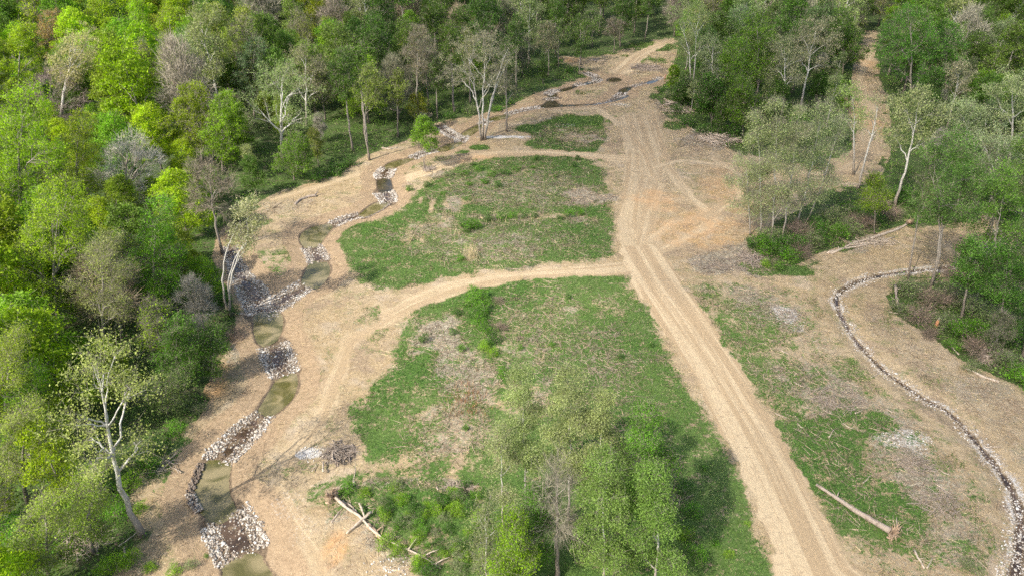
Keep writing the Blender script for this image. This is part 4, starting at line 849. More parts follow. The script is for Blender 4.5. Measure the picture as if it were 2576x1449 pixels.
for i in order:
    x, y = pts[i]
    md = 6.0 + .011*y
    if y > 250: md += 1.5
    px, py, dep = proj((x, y, 10.0 + float(rise(np.array([x]), np.array([y]))[0])))
    if not (-130 < px < 2706 and py < 1560) or py < -150: continue
    fx, fy, _ = proj((x, y, 0))
    if 1830 < fx < 2310 and fy > 425: continue
    if px > 2200 and 620 < py and rf.rand() < .25: continue          # open scrub on the right
    if ((HB[:, 0]-x)**2 + (HB[:, 1]-y)**2 < (1.5 + .55*HR)**2).any(): continue
    cx, cy = int(x//12), int(y//12); ok = True
    for a in (-1, 0, 1):
        for b in (-1, 0, 1):
            for (u, v) in cell.get((cx+a, cy+b), ()):
                if (u-x)**2 + (v-y)**2 < md*md: ok = False; break
    if ok: cell.setdefault((cx, cy), []).append((x, y)); sel.append((x, y, dcl[i], px, py))
sel.sort(key=lambda t: t[1])
print('woodland trees', len(sel), 'y of 300th', sel[min(300, len(sel)-1)][1])
proto_used = set()
NEAR = 430
for k, (x, y, d, px, py) in enumerate(sel):
    kind, cname = zone(px, py, rf)
    if 800 < px < 1500 and d < 14 and 130 < y < 230 and rf.rand() < .75: kind, cname = 'trunky', rf.choice(['mid green', 'olive', 'dark green'])
    if px > 2200 and py > 560: kind, cname = ('loose' if rf.rand() < .5 else 'trunky'), rf.choice(['mid green', 'dark green', 'olive'])
    prs, H0, R0, nm, noun = PR[kind]; z = zat(x, y) if k < NEAR else float(rise(np.array([x]), np.array([y]))[0])
    s = rf.uniform(.74, 1.26)*(1.08 if x < -60 else 1.0)
    if d < 6: s *= .85
    if y > 250: s *= 1.15
    hw_ = 5.5*s*FPX/proj((x, y, 10))[2]; ty = proj((x, y, z + H0*s))[1]; by = proj((x, y, z + 3))[1]
    for (hx, hh, ht, hb, hy) in HBOX:
        if y < hy and abs(px - hx) < hh + hw_*.6 and ty < ht + .62*(hb - ht) and by > ht: s *= .5; break
    col = np.array(COLS[cname])*rf.uniform(.82, 1.2)*np.array([rf.uniform(.88, 1.14), 1, rf.uniform(.85, 1.15)])
    if k >= NEAR: FARQ.append((x, y, z, s, kind, col, rf.rand()*6.28)); continue
    pr = prs[rf.randint(len(prs))]
    t = put_tree(nm, pr, (x, y, z - .1), rf.rand()*6.28, s, col, None, group='woodland trees around the cleared valley')
    t.scale = (s*rf.uniform(.82, 1.25), s*rf.uniform(.82, 1.25), s*rf.uniform(.88, 1.12))
    pend(t, cname, noun, np.array([x, y, z + H0*s*.65]))
# all trees farther off: one woodland mass
fb = rf; Vw = []; Tw = []; Ww = []; 
base_pts = {}
for kind in PR:
    v = []
    for pr in PR[kind][0][:2]:
        me = pr[1]; co = np.zeros(len(me.vertices)*3, np.float32); me.vertices.foreach_get('co', co); co = co.reshape(-1, 4, 3)
        n = len(co); ii = np.random.RandomState(1).choice(n, min(n, 1700), replace=False); q = co[ii]; c = q.mean(1, keepdims=True); v.append(c + (q - c)*(1.75 if kind != 'twig' else np.array([2.2, 2.2, 1.2])))
    base_pts[kind] = v
trk = MB()
for (x, y, z, s, kind, col, a) in FARQ:
    v = base_pts[kind][fb.randint(2)]; c_, s_a = math.cos(a), math.sin(a); s = s*1.08
    q = v.copy().reshape(-1, 3)*s; q = np.column_stack([q[:, 0]*c_ - q[:, 1]*s_a + x, q[:, 0]*s_a + q[:, 1]*c_ + y, q[:, 2] + z]); Vw.append(q); Tw.append(np.tile(col, (len(q), 1)))
    trk.tube([(x, y, z - .3), (x + fb.randn()*.5, y, z + 9*s), (x + fb.randn(), y + fb.randn(), z + 15*s)], [.28*s, .2*s, .08], 5, cap=False)
Vw = np.vstack(Vw); print('far quads', len(Vw)//4)
wd = link('distant_woodland', quads_mesh('distant_woodland', Vw, M['woods'], {'tint': np.vstack(Tw)}))
tag(wd, 'mixed green and grey spring woodland filling the far background', 'woodland', kind='stuff')
tag(trk.build('distant_trunks', M['bark']), 'grey trunks of the far background woodland', 'trunks', kind='stuff')

# ------------------------------------------------------------------ bushes
bushp = protos(4, 400, H=2.4, Rc=1.7, base=.02, form='bush', nt_=60, nl=22, ls=.20, cr=.5, twigs=3, k1=4, r0=.05)
bushs = [tree_parts(410 + q, H=2.6, Rc=1.8, base=.02, form='bush', leaf='sage', nt_=60, nl=16, ls=.19, cr=.5, twigs=8, k1=4, r0=.05) for q in range(2)]
brushp = [tree_parts(420 + q, H=1.8, Rc=1.6, base=.02, form='bush', leaf='twig', wood='bark', nt_=60, nl=14, ls=.03, cr=.8, k1=4, r0=.04) for q in range(2)]
BC = {'fresh green': (.11,.26,.016), 'lime': (.20,.35,.016), 'deep green': (.065,.16,.018), 'dusty green': (.17,.24,.08), 'leafless brown': (.20,.15,.12)}
def bush(px, py, hm, cname, wx=1.0, group='bushes'):
    if px > 2230 or 1990 < px: cname = {'fresh green': 'dusty green', 'lime': 'fresh green'}.get(cname, cname) if (int(px*7+py) % 3) else ('leafless brown' if cname == 'deep green' else cname)
    p = on_ground(px, py); s = hm/2.4; pr = (bushs if cname == 'dusty green' else brushp if cname == 'leafless brown' else bushp); pr = pr[rf.randint(len(pr))]
    t = put_tree('bush', pr, (p[0], p[1], p[2] - .08), rf.rand()*6.28, s, np.array(BC[cname])*rf.uniform(.85, 1.15), None, 'bush', group)
    t.scale = (s*wx, s*wx, s); pend(t, cname, 'bush', p); return t
LM_M = [((1210,790),'the hedge-like strip in the near meadow'),((1180,565),'the dark bush in the middle meadow'),((1300,440),'the top of the middle meadow'),((960,1290),'the fallen logs at lower left'),((1450,1200),'the bottom centre cluster'),((2000,630),'the pale grove foot'),((2350,810),'the orange post'),((1060,1380),'the bottom edge thicket'),
 ((2130,1290),'the long fallen trunk'),((1650,400),'the sandy yard'),((430,1150),'the big sycamore foot'),((1420,330),'the far meadow patch'),((1130,1100),'the meadow corner by the puddle'),((1740,1250),'the road at lower right'),((560,700),'the creek fork')]
LM += LM_M
g1 = 'bushes growing in the meadows'
for q in [(1180,580,1.9,'fresh green',1.3),(1168,572,1.5,'deep green',1.2),(1195,575,1.5,'fresh green',1.2),(1230,556,1.2,'deep green',1.4),(1262,552,1.4,'fresh green',1.4),(1290,550,1.3,'fresh green',1.3),(1318,549,1.0,'deep green',1.4),(1345,548,.9,'deep green',1.3),
 (1430,545,1.3,'fresh green',1.3),(1460,540,1.1,'fresh green',1.3),(1410,552,.9,'deep green',1.4),(1160,655,.9,'fresh green',1.2),(1030,480,1.1,'fresh green',1.3),(1075,470,1.0,'deep green',1.5),(1130,445,1.2,'dusty green',1.2),
 (1170,440,1.0,'fresh green',1.6),(1205,430,1.1,'fresh green',1.6),(1240,445,1.2,'fresh green',1.7),(1270,440,1.2,'deep green',1.7),(1300,430,1.0,'fresh green',1.7),(1220,462,1.1,'fresh green',1.7),(1255,470,1.0,'deep green',1.7),(1340,425,.8,'fresh green',1.5),(1350,404,1.3,'deep green',1.0),(1190,418,.9,'deep green',1.4),
 (1445,420,1.0,'deep green',1.2),(1395,447,.7,'fresh green',1.2),(1452,404,1.2,'deep green',.9),(1180,468,.9,'fresh green',1.4),(1115,490,.7,'fresh green',1.5),
 (1190,740,1.4,'fresh green',1.3),(1215,755,1.7,'fresh green',1.3),(1185,770,1.7,'fresh green',1.4),(1215,785,1.8,'fresh green',1.3),(1195,800,1.6,'deep green',1.4),(1210,820,1.7,'fresh green',1.3),(1225,840,1.6,'fresh green',1.3),(1240,862,1.5,'deep green',1.2),(1220,880,1.2,'lime',1.2),(1240,895,1.1,'lime',1.2),
 (1160,880,1.0,'fresh green',1.2),(1140,840,.9,'deep green',1.2),(1065,862,1.4,'deep green',.9),(1150,790,1.1,'deep green',1.2),(1255,760,1.0,'leafless brown',1.2),(1260,830,1.1,'leafless brown',1.2),(1270,945,1.1,'fresh green',1.6),(1300,950,1.0,'lime',1.3),(1390,870,.7,'fresh green',1.2),(1430,750,.8,'deep green',1.1),(1310,880,.7,'fresh green',1.1),
 (1560,900,.7,'deep green',1.2),(1600,760,.5,'fresh green',1.2),(1290,1120,.8,'fresh green',1.1),(1330,1170,1.0,'fresh green',1.1),(1170,1080,.7,'fresh green',1.1),(1160,1255,1.0,'deep green',1.2),(1640,870,.6,'deep green',1.1),
 (1830,1400,.8,'lime',1.1),(1800,1370,.7,'fresh green',1.1),(1740,1290,1.2,'fresh green',1.3),(1720,1350,1.3,'lime',1.3),(1750,1400,1.4,'fresh green',1.3),(1715,1230,1.3,'deep green',1.3),(1880,1320,.6,'lime',1.0),(1770,1180,.6,'fresh green',1.1)]:
    bush(*q, group=g1)
g2 = 'bushes of the bramble thicket at the lower left of the meadow'
for k in range(125):
    px, py = rf.uniform(850, 1230), rf.uniform(1225, 1449)
    if py > 1290 + (px-860)*.8: continue
    if min(math.hypot(px-(846+t*264), py-(1262+t*170)) for t in np.linspace(0, 1, 30)) < 17: continue
    if (px < 960 and 1250 < py < 1330) or (1030 < px < 1130 and 1225 < py < 1262): continue
    bush(px, py, rf.uniform(.5, 1.15), rf.choice(['lime', 'lime', 'fresh green', 'dusty green', 'deep green']), 1.35, g2)
g3 = 'bushes under the trees on the right and left'
for q in [(1900,625,2.6,'deep green',1.2),(1925,640,2.8,'fresh green',1.1),(1955,640,3.0,'deep green',1.1),(1985,630,3.0,'deep green',1.1),(1930,612,2.8,'dusty green',1.2),(1985,655,2.2,'fresh green',1.2),(2010,645,2.4,'deep green',1.2),(2035,625,2.8,'dusty green',1.1),(2060,615,2.6,'deep green',1.2),(2100,600,2.6,'fresh green',1.2),(2135,590,2.8,'fresh green',1.1),
 (2160,570,2.8,'deep green',1.2),(2190,560,2.8,'deep green',1.3),(2230,545,2.8,'deep green',1.3),(2050,585,3.0,'deep green',1.2),(2090,560,3.2,'dusty green',1.2),(2130,545,3.0,'deep green',1.2),(2200,520,3.0,'leafless brown',1.3),(2250,505,3.0,'deep green',1.4),(2290,520,3.0,'deep green',1.3),(2010,600,3.2,'deep green',1.3),(1960,680,1.2,'fresh green',1.4),(1925,672,1.2,'lime',1.2),
 (2270,735,2.4,'dusty green',1.3),(2310,755,2.6,'dusty green',1.3),(2350,770,2.6,'deep green',1.3),(2400,760,3.0,'fresh green',1.3),(2440,790,3.0,'fresh green',1.3),(2480,740,2.8,'deep green',1.3),(2540,760,3.2,'dusty green',1.3),(2260,790,1.8,'fresh green',1.3),(2310,810,2.4,'deep green',1.3),(2370,830,2.4,'fresh green',1.3),(2420,850,3.0,'fresh green',1.3),(2500,830,3.2,'dusty green',1.3),(2550,860,3.2,'deep green',1.3),
 (2455,890,2.4,'deep green',1.3),(2530,930,2.8,'fresh green',1.3),(2565,960,2.6,'fresh green',1.3),(2400,880,1.6,'lime',1.2),(2340,850,1.4,'leafless brown',1.3),(2440,930,1.4,'fresh green',1.2),(2560,700,3.2,'deep green',1.3),(2440,1440,1.4,'fresh green',1.1),(2400,700,1.8,'leafless brown',1.5),
 (1700,285,2.4,'deep green',1.3),(1730,320,2.6,'deep green',1.3),(1770,340,2.6,'deep green',1.3),(1830,345,3.0,'deep green',1.4),(1660,235,2.0,'deep green',1.3),(1680,250,2.2,'dusty green',1.4),(1400,165,1.8,'deep green',1.3),(1430,185,1.6,'deep green',1.5),(1280,265,1.6,'deep green',1.5),(1250,280,1.5,'fresh green',1.5),
 (1185,290,2.8,'dusty green',1.1),(1135,300,2.0,'deep green',1.4),(880,420,2.2,'deep green',1.4),(850,440,2.4,'deep green',1.4),(800,455,2.4,'deep green',1.4),(600,560,2.4,'deep green',1.4),(590,600,2.4,'leafless brown',1.3),(560,760,2.2,'deep green',1.2),(590,790,1.4,'deep green',1.2),(590,850,1.6,'leafless brown',1.2),(560,880,1.6,'deep green',1.2),
 (450,1090,1.6,'fresh green',1.2),(400,1130,1.8,'deep green',1.2),(380,1180,1.8,'fresh green',1.2),(330,1230,1.8,'lime',1.2),(350,1290,1.2,'lime',1.2),(300,1300,2.0,'fresh green',1.2),(330,1420,1.4,'lime',1.2),(280,1440,1.8,'lime',1.2),(380,1430,.9,'lime',1.2),(440,1440,.9,'lime',1.3),(480,1425,.8,'dusty green',1.3),(500,1040,1.4,'dusty green',1.2),
 (250,1250,2.2,'fresh green',1.2),(200,1320,2.2,'lime',1.2),(140,1380,2.2,'fresh green',1.2),(60,1420,2.4,'lime',1.2),(30,1340,2.4,'fresh green',1.2),(520,1400,.4,'fresh green',1.0)]:
    bush(*q, group=g3)
name_pending()

# ------------------------------------------------------------------ undergrowth, grass and litter (uncountable)
def tint_mesh(name, V, T, label, cat):
    o = link(name, quads_mesh(name, V, M['sward'], {'tint': T})); return tag(o, label, cat, kind='stuff')
M['sward'] = leaf_material('grass_blades', .25, .5, True, .8)
rg = np.random.RandomState(9)
P = np.column_stack([rg.uniform(-90, 125, 520000), rg.uniform(38, 260, 520000)])
fv = sample(f_, P); cl = vnoise(P[:, 0], P[:, 1], 3.1); q = np.array([proj((a, b, 0))[:2] for a, b in P[::1]]) if False else None
dep = P[:, 1]*CT + CH*ST; pxs = 1288 + FPX*P[:, 0]/dep; pys = 724.5 - FPX*(P[:, 1]*ST - CH*CT)/dep
m = (fv > .5) & (cl > -.35) & (pxs > -60) & (pxs < 2640) & (sdf(P, CLEAR, 99) < 30) & (rg.rand(len(P)) < .75)
P = P[m]; hgt = np.clip(.9 + 2.0*vnoise(P[:, 0], P[:, 1], 5.0) + 1.0*vnoise(P[:, 0], P[:, 1], 1.7), .1, 3.2)
Z = sample(GZ, P) + rg.rand(len(P))*hgt; C = np.column_stack([P, Z]); V = leaf_quads(C, .36, rg, .8)
tn = np.where(vnoise(P[:, 0], P[:, 1], 9)[:, None] > .1, np.array(C_DG)[None]*1.2, np.array(C_MG)[None]) * rg.uniform(.6, 1.4, (len(P), 1)); br = rg.rand(len(P)) < .12; tn[br] = (.16, .12, .09)
tint_mesh('undergrowth', V, np.repeat(tn, 4, 0), 'low dark green undergrowth covering the woodland floor', 'undergrowth'); print('undergrowth', len(P))
def blades(n, arr, thr, hlo, hhi, wdt, colfn, name, label, cat, flat=0.0, region=(-60, 122, 38, 300), inv=None):
    P = np.column_stack([rg.uniform(region[0], region[1], n), region[2] + (region[3]-region[2])*rg.rand(n)**1.25])
    a = sample(arr, P) + .38*fbm(P[:, 0], P[:, 1], 2.2, 3); ok = (a > thr) & (sample(dw, P) > .8) & (sample(dc, P) > .4) & (sample(r_, P) < .4)
    P = P[ok]; dep = P[:, 1]*CT + CH*ST; px = 1288 + FPX*P[:, 0]/dep; ok = (px > -40) & (px < 2620); P = P[ok]; m = len(P)
    h = rg.uniform(hlo, hhi, m); D = np.column_stack([rg.randn(m, 2)*(.5 + flat*3)*h[:, None], h*(1-flat)]); sc_ = 1 + P[:, 1]/160
    V = blade_quads(np.column_stack([P, sample(GZ, P) - .02 + .03*(flat > .5)]), D*sc_[:, None], wdt*sc_, rg)
    tint_mesh(name, V, np.repeat(colfn(P, m), 4, 0), label, cat); print(name, m)
def gcol(P, m):
    k = vnoise(P[:, 0], P[:, 1], 6.0)*.5 + rg.rand(m)*.9; c = np.array([.045, .105, .016])[None]*(1-k[:, None]) + np.array([.105, .175, .032])[None]*k[:, None]
    dry = rg.rand(m) < .10 + .35*np.clip(sample(s_, P), 0, 1); c[dry] = np.array([.25, .22, .13])*rg.uniform(.7, 1.15, (dry.sum(), 1)); return c
blades(760000, g_, .42, .08, .26, .040, gcol, 'meadow_grass', 'short green meadow grass mixed with tan stems', 'grass')
blades(200000, s_, .45, .12, .35, .05, lambda P, m: np.array([.36, .28, .22])*rg.uniform(.45, 1.2, (m, 1)), 'dry_brush', 'dead grey-brown stems and brush litter lying over the ground', 'litter', .6)
blades(80000, 1 - np.clip(g_ + f_, 0, 1), .5, .06, .15, .04, lambda P, m: np.where(rg.rand(m)[:, None] < .8, np.array([.48, .39, .26]), np.array([.14, .10, .065]))*rg.uniform(.7, 1.1, (m, 1)), 'straw_mulch', 'pale straw mulch scattered over the bare sandy ground', 'straw', .85)
# tan reed clumps standing in the middle meadow
def reeds(px, py, n, rad, h, col=(.50, .41, .27), label=''):
    p = on_ground(px, py); r = rg.randn(n, 2)*rad; B = np.column_stack([p[0] + r[:, 0], p[1] + r[:, 1], np.full(n, p[2])]); D = rg.randn(n, 3)*.16*h; D[:, 2] = rg.uniform(.6, 1.1, n)*h
    t = link('reed_clump', quads_mesh('reed_clump', blade_quads(B, D, np.full(n, .05), rg), M['reed'])); t.color = (*col, 1)
    t.data.transform(__import__('mathutils').Matrix.Translation((-p[0], -p[1], -p[2]))); t.location = p; tag(t, label, 'reeds', 'dry reed clumps in the meadows'); return t
for a in [(1188,650,90,.5,2.6,'tallest clump of tan reeds, in front of the dark bush of the middle meadow'),(1180,640,40,.9,1.8,'wide low tan reeds behind the tallest reed clump'),(1033,608,26,.12,2.4,'thin upright tan reeds near the left side of the middle meadow'),(1130,545,50,1.3,1.3,'tan reeds in a row left of the dark bush'),(1150,590,24,.6,1.6,'tan reeds in front of the dark bush'),
 (1236,560,40,1.2,1.5,'tan reeds under the right end of the dark bush row'),(1320,558,30,1.0,1.2,'tan reeds at the far right end of the bush row'),(1363,640,14,.12,1.3,'single thin reed tuft right of centre in the middle meadow'),(1012,612,14,.15,1.3,'short reed tuft left of the thin upright reeds'),(1312,705,18,.15,1.4,'small reed tuft at the top of the near meadow'),
 (1362,905,18,.2,1.2,'small reed tuft right of the hedge-like strip'),(1245,680,10,.15,.9,'tiny reed tuft near the track between the meadows'),(1455,602,16,.6,.9,'faint reeds near the right side of the middle meadow')]:
    reeds(a[0], a[1], a[2], a[3], a[4], label=a[5])
for a in [(1170,985,160,1.3,.7,'reddish-brown sedge tuft in the bare part of the near meadow, furthest from the camera'),(1185,1010,150,1.4,.7,'reddish-brown sedge tuft second from the far end of the bare part'),(1180,1035,140,1.3,.6,'reddish-brown sedge tuft nearest the camera in the bare part')]:
    reeds(a[0], a[1], a[2], a[3], a[4], (.24, .12, .06), a[5])

# ------------------------------------------------------------------ logs, stumps, brush piles
def gpt(x, y, dz=0.0): p = on_ground(x, y); p[2] += dz; return p
def log(pts, r0, r1, label, mat='dead', name='fallen_log', stubs=0, lift=.6, group=None, sides=8):
    L = [gpt(*q) for q in pts]; n = len(L); base = L[0].copy(); k = max(6, n*3); t = np.linspace(0, n-1, k); A = np.array(L)
    Q = np.column_stack([np.interp(t, range(n), A[:, i]) for i in range(3)]); rr = np.linspace(r0, r1, k)*(1 + .12*rg.randn(k)); Q[:, 2] += rr*lift; Q[1:-1] += rg.randn(k-2, 3)*r0*.22
    mb = MB(); mb.tube(Q - base, rr, sides)
    for _ in range(stubs):
        j = rg.randint(1, k-1); d = np.append(rg.randn(2), abs(rg.randn())*.6 + .2); d /= np.linalg.norm(d); l = rg.uniform(2.5, 6)*r0
        mb.tube(np.array([Q[j], Q[j] + d*l*.5 + rg.randn(3)*.05, Q[j] + d*l]) - base, [rr[j]*.45, rr[j]*.3, rr[j]*.12], 5)
    o = mb.build(name, M[mat]); o.location = base; tag(o, label, 'log' if 'log' in name or 'trunk' in name else 'branch', group); return o
def root_fan(name, c, rad, n, mat, parent=None, axis=(1, 0, 0), label=None, th=.05):
    """torn root plate: a ragged fan of roots with a clay heart"""
    mb = MB(); ax = np.array(axis, float); ax /= np.linalg.norm(ax); u = np.cross(ax, [0, 0, 1]); u /= np.linalg.norm(u); v = np.cross(u, ax)
    for _ in range(n):
        a = rg.rand()*6.28; d = u*math.cos(a) + v*math.sin(a) + ax*rg.uniform(-.1, .7); l = rad*rg.uniform(.4, 1.1); b = ax*rg.uniform(-.2, .3)*rad*.5 + (u*math.cos(a) + v*math.sin(a))*rad*.12
        mb.tube(np.array([b, b + d*l*.5 + rg.randn(3)*rad*.08, b + d*l + rg.randn(3)*rad*.15]), [th, th*.6, th*.15], 4, cap=False)
    for _ in range(14):
        b = (u*rg.randn()*.28 + v*rg.randn()*.28 + ax*rg.uniform(-.1, .25))*rad; s = rad*rg.uniform(.12, .26); S = RS[rg.randint(8)]*s; mb.add(S + b, T=RF)
    o = mb.build(name, M[mat], parent, False); o.location = c; return o
# the long trunk with its torn butt, beside the road
e = empty('fallen_tree', gpt(2052, 1222)); base = np.array(e.location)
tg_ = [gpt(2052,1222,.25), gpt(2100,1255,.32), gpt(2150,1290,.38), gpt(2195,1318,.46), gpt(2236,1345,.62)]; k = 16; A = np.array(tg_); t_ = np.linspace(0, 4, k); Q = np.column_stack([np.interp(t_, range(5), A[:, i]) for i in range(3)]) - base
mb = MB(); mb.tube(Q, np.linspace(.17, .36, k)*(1+.05*rg.randn(k)), 12); mb.tube([Q[4], Q[4]+[.3,.5,.5]], [.08,.03], 5); mb.build('stem', M['log'], e)
dv = Q[-1] - Q[-4]; rfn = root_fan('torn_butt', Q[-1] + dv*.15, 1.15, 70, 'rootmud', e, dv, th=.07)
sp_ = MB(); sp_.tube([Q[-1] + [1.0,.5,-.3], Q[-1] + [1.15,1.4,.5]], [.05,.03], 5); sp_.build('splinter', M['dead'], e)
tag(e, 'long grey fallen trunk with a splintered brown butt lying beside the road', 'fallen tree')
# uprooted tree left of the thicket
e = empty('uprooted_tree', gpt(842, 1258)); base = np.array(e.location)
A = np.array([gpt(846,1262,.7), gpt(875,1285,.45), gpt(905,1302,.35), gpt(935,1335,.3), gpt(965,1358,.25), gpt(1010,1378,.25), gpt(1050,1395,.2), gpt(1085,1415,.2), gpt(1110,1432,.15)]) - base
t_ = np.linspace(0, 8, 26); Q = np.column_stack([np.interp(t_, range(9), A[:, i]) for i in range(3)]); mb = MB(); mb.tube(Q, np.linspace(.17, .05, 26)*(1+.08*rg.randn(26)), 10)
for j, d in ((20, (1.6,.5,.5)), (23, (1.5,.6,.3)), (17, (.8,1.0,.5)), (22, (.3,-.9,.2))): mb.tube([Q[j], Q[j] + np.array(d)*.5 + [0,.1,0], Q[j] + np.array(d)], [.09,.06,.03], 5)
mb.build('stem', M['dead'], e); root_fan('root_plate', A[0] + [-.3,.1,.2], 1.25, 110, 'rootmud', e, (-1, .6, .1), th=.04)
tag(e, 'uprooted grey tree with a tangled brown root plate lying across the thicket', 'fallen tree')
log([(872,1345),(905,1318),(935,1295)], .10, .17, 'thick grey log crossing over the uprooted tree', stubs=1, lift=3.0)
log([(862,1262),(884,1275),(897,1290)], .18, .10, 'short broken log above the uprooted tree, by its root plate', stubs=1)
log([(905,1272),(912,1290),(920,1305)], .12, .09, 'short forked stick standing against the crossing log', name='broken_branch', lift=4)
log([(833,1315),(848,1295),(862,1278)], .09, .07, 'light stripped pole leaning near the root plate', name='broken_branch')
log([(838,1232),(862,1228),(885,1222),(892,1212)], .20, .12, 'pale stripped limb with a hooked end below the black puddle', stubs=3)
log([(888,1212),(893,1190),(895,1165)], .06, .03, 'thin curved stick beside the black puddle', name='broken_branch')
log([(780,1222),(800,1222)], .05, .04, 'short pale stick on the sand at the left of the thicket', name='broken_branch')
log([(815,1195),(814,1168)], .12, .09, 'upright dark broken stake above the black puddle', name='broken_branch', lift=5)
log([(786,1190),(797,1170)], .07, .05, 'dark stick standing by the white stones near the puddle', name='broken_branch', lift=4)
log([(838,1160),(837,1140)], .12, .08, 'pale stub at the left rim of the black puddle', name='broken_branch', lift=3)
log([(926,1322),(950,1345),(960,1362)], .28, .14, 'reddish rotten log piece under the crossing logs', mat='rootmud', stubs=3)
log([(1098,1225),(1103,1232)], .12, .1, 'short white stump piece in the green thicket', name='broken_branch')
log([(1447,1202),(1475,1208),(1500,1222),(1512,1228)], .17, .12, 'bent pale limb hanging in the bottom centre cluster', name='broken_branch', lift=16, stubs=1)
# left creek side
log([(572,784),(592,790),(620,792)], .16, .18, 'short white log at the water edge by the creek fork')
log([(742,516),(757,503),(775,497),(796,495)], .26, .32, 'dark grey driftwood log on the sand below the woods edge', mat='log', stubs=3)
log([(960,375),(980,377),(1000,372)], .2, .16, 'weathered log under the slim olive-topped tree', stubs=4)
log([(300,1378),(330,1355),(352,1338)], .07, .05, 'long thin stick leaning at the foot of the big sycamore', name='broken_branch', lift=4)
log([(315,1410),(316,1378)], .10, .06, 'pale broken stake below the big sycamore', name='broken_branch', lift=4)
log([(980,275),(1010,285)], .18, .12, 'pale log among the tall trunks left of the sapling')
# right side
log([(2080,640),(2120,628),(2170,620),(2215,610)], .24, .16, 'front long pale fallen log at the grove edge', stubs=2)
log([(2090,640),(2150,612),(2210,596),(2255,580),(2290,560)], .20, .28, 'back long fallen log with upturned roots at the grove edge', stubs=3)
log([(2140,618),(2200,612),(2250,598)], .14, .1, 'thin fallen log between the two long logs', stubs=3)
root_ = empty('root_ball', gpt(2286, 568, .7)); root_fan('roots', (0,0,0), 1.0, 50, 'rootmud', root_, (.5,.8,.2)); tag(root_, 'reddish root ball at the upper end of the long fallen logs', 'root ball')
root_ = empty('root_ball', gpt(2482, 912, .8)); root_fan('roots', (0,0,0), 1.5, 170, 'log', root_, (-.6,-.7,.3), th=.04); tag(root_, 'tangled grey root ball of an uprooted stump near the right edge', 'root ball')
log([(2500,900),(2518,897)], .3, .34, 'short thick trunk attached to the tangled grey stump on the right', mat='log')
log([(2422,925),(2465,945),(2512,962)], .19, .16, 'straight tan log lying below the tangled grey stump')
log([(2392,870),(2412,892)], .14, .08, 'pale log piece in the green scrub left of the tangled stump', stubs=2)
log([(2248,730),(2252,760),(2256,778)], .24, .18, 'grey standing snag at the corner of the right scrub', mat='log', stubs=4, lift=4)
log([(2455,702),(2480,688),(2505,675)], .08, .04, 'thin white dead branch in the scrub by the right creek', name='broken_branch', lift=10)
log([(2235,786),(2262,789)], .12, .08, 'short pale log at the scrub corner below the snag', stubs=3)
log([(2300,1385),(2325,1430)], .14, .09, 'pale stick leaning at the bottom edge right of the fallen trunk', stubs=1, name='broken_branch')
log([(2330,1432),(2345,1405)], .07, .04, 'thin stick crossing at the bottom edge', name='broken_branch', lift=4)
log([(2350,1215),(2395,1245)], .07, .04, 'curved twig on the dead brush left of the right creek', name='broken_branch')
log([(2478,1128),(2515,1126)], .08, .06, 'pale stick lying across the right creek', name='broken_branch', lift=3)
gdr = 'driftwood sticks strewn between the road and the right creek'
dr_l = [(1950,1040,1985,1052,'white driftwood stick at the edge of the road verge'),(2005,1065,2022,1078,'small curved driftwood piece, furthest left of the strewn ones'),(1997,962,2030,975,'pale stick in the upper brush patch'),(2065,985,2088,970,'forked white piece in the upper brush patch'),(2085,1100,2097,1080,'curled pale piece on the bright green grass'),
 (2070,1030,2095,1042,'pale stick above the curled piece'),(2130,960,2160,972,'thin grey stick near the upper right of the brush'),(2120,1065,2150,1080,'thin bent twig right of the curled piece'),(2150,1040,2170,1030,'short twig on the dark brush'),(2310,1100,2325,1085,'short twig near the white gravel patch'),
 (1960,880,1985,890,'grey twig in the upper green patch'),(2045,860,2062,850,'pale twig near the white gravel by the yard track'),(2170,1215,2190,1195,'white twig near the middle of the dead brush'),(2230,1030,2255,1040,'twig at the right end of the upper brush'),(2360,1180,2390,1195,'long thin twig on the brush near the creek'),(2010,905,2020,895,'white chip of wood in the upper brush'),(2190,950,2215,935,'grey branch on the straw slope')]
for a in dr_l: log([(a[0],a[1]),((a[0]+a[2])/2, (a[1]+a[3])/2+2),(a[2],a[3])], rg.uniform(.06,.1), .04, a[4], name='driftwood_stick', group=gdr, stubs=1, sides=6)
def brush_pile(px, py, rx, ry, hgt, n, label, mat='dead', lmin=1.5, lmax=5, r=.06, name='brush_pile'):
    c = gpt(px, py); a = abs(at(px+rx, py)[0]-c[0]); b = abs(at(px, py-ry)[1]-at(px, py+ry)[1])/2; mb = MB()
    for _ in range(n):
        rr = math.sqrt(rg.rand()); t = rg.rand()*6.28; x, y = a*rr*math.cos(t), b*rr*math.sin(t); z = hgt*(1-rr)*rg.rand() + .05; l = rg.uniform(lmin, lmax); d = rg.randn(3)*[1,.7,.15]; d /= np.linalg.norm(d)
        p0 = np.array([x, y, z]) - d*l*.5; p1 = p0 + d*l; p0[2] = max(p0[2], .03); p1[2] = max(p1[2], .03); w_r = r*rg.uniform(.4, 1.6)
        mb.tube([p0, (p0+p1)/2 + rg.randn(3)*.12, p1], [w_r, w_r*.8, w_r*.35], 5, cap=False)
    o = mb.build(name, M[mat]); o.location = c; return tag(o, label, 'brush pile')
brush_pile(1815, 355, 44, 11, 1.6, 150, 'big pile of cut pale limbs at the right edge of the clearing', r=.10, lmax=7)
brush_pile(1772, 338, 22, 6, 1.2, 40, 'smaller heap of limbs just left of the big pile', r=.12)
brush_pile(1712, 278, 30, 10, .9, 60, 'loose logs and limbs below the far woods on the right', r=.11)
brush_pile(1685, 262, 18, 5, .9, 22, 'few logs at the upper end of the right woods edge', r=.13)
brush_pile(1620, 172, 34, 8, .5, 70, 'grey brush spread beside the far track', mat='log', r=.10)
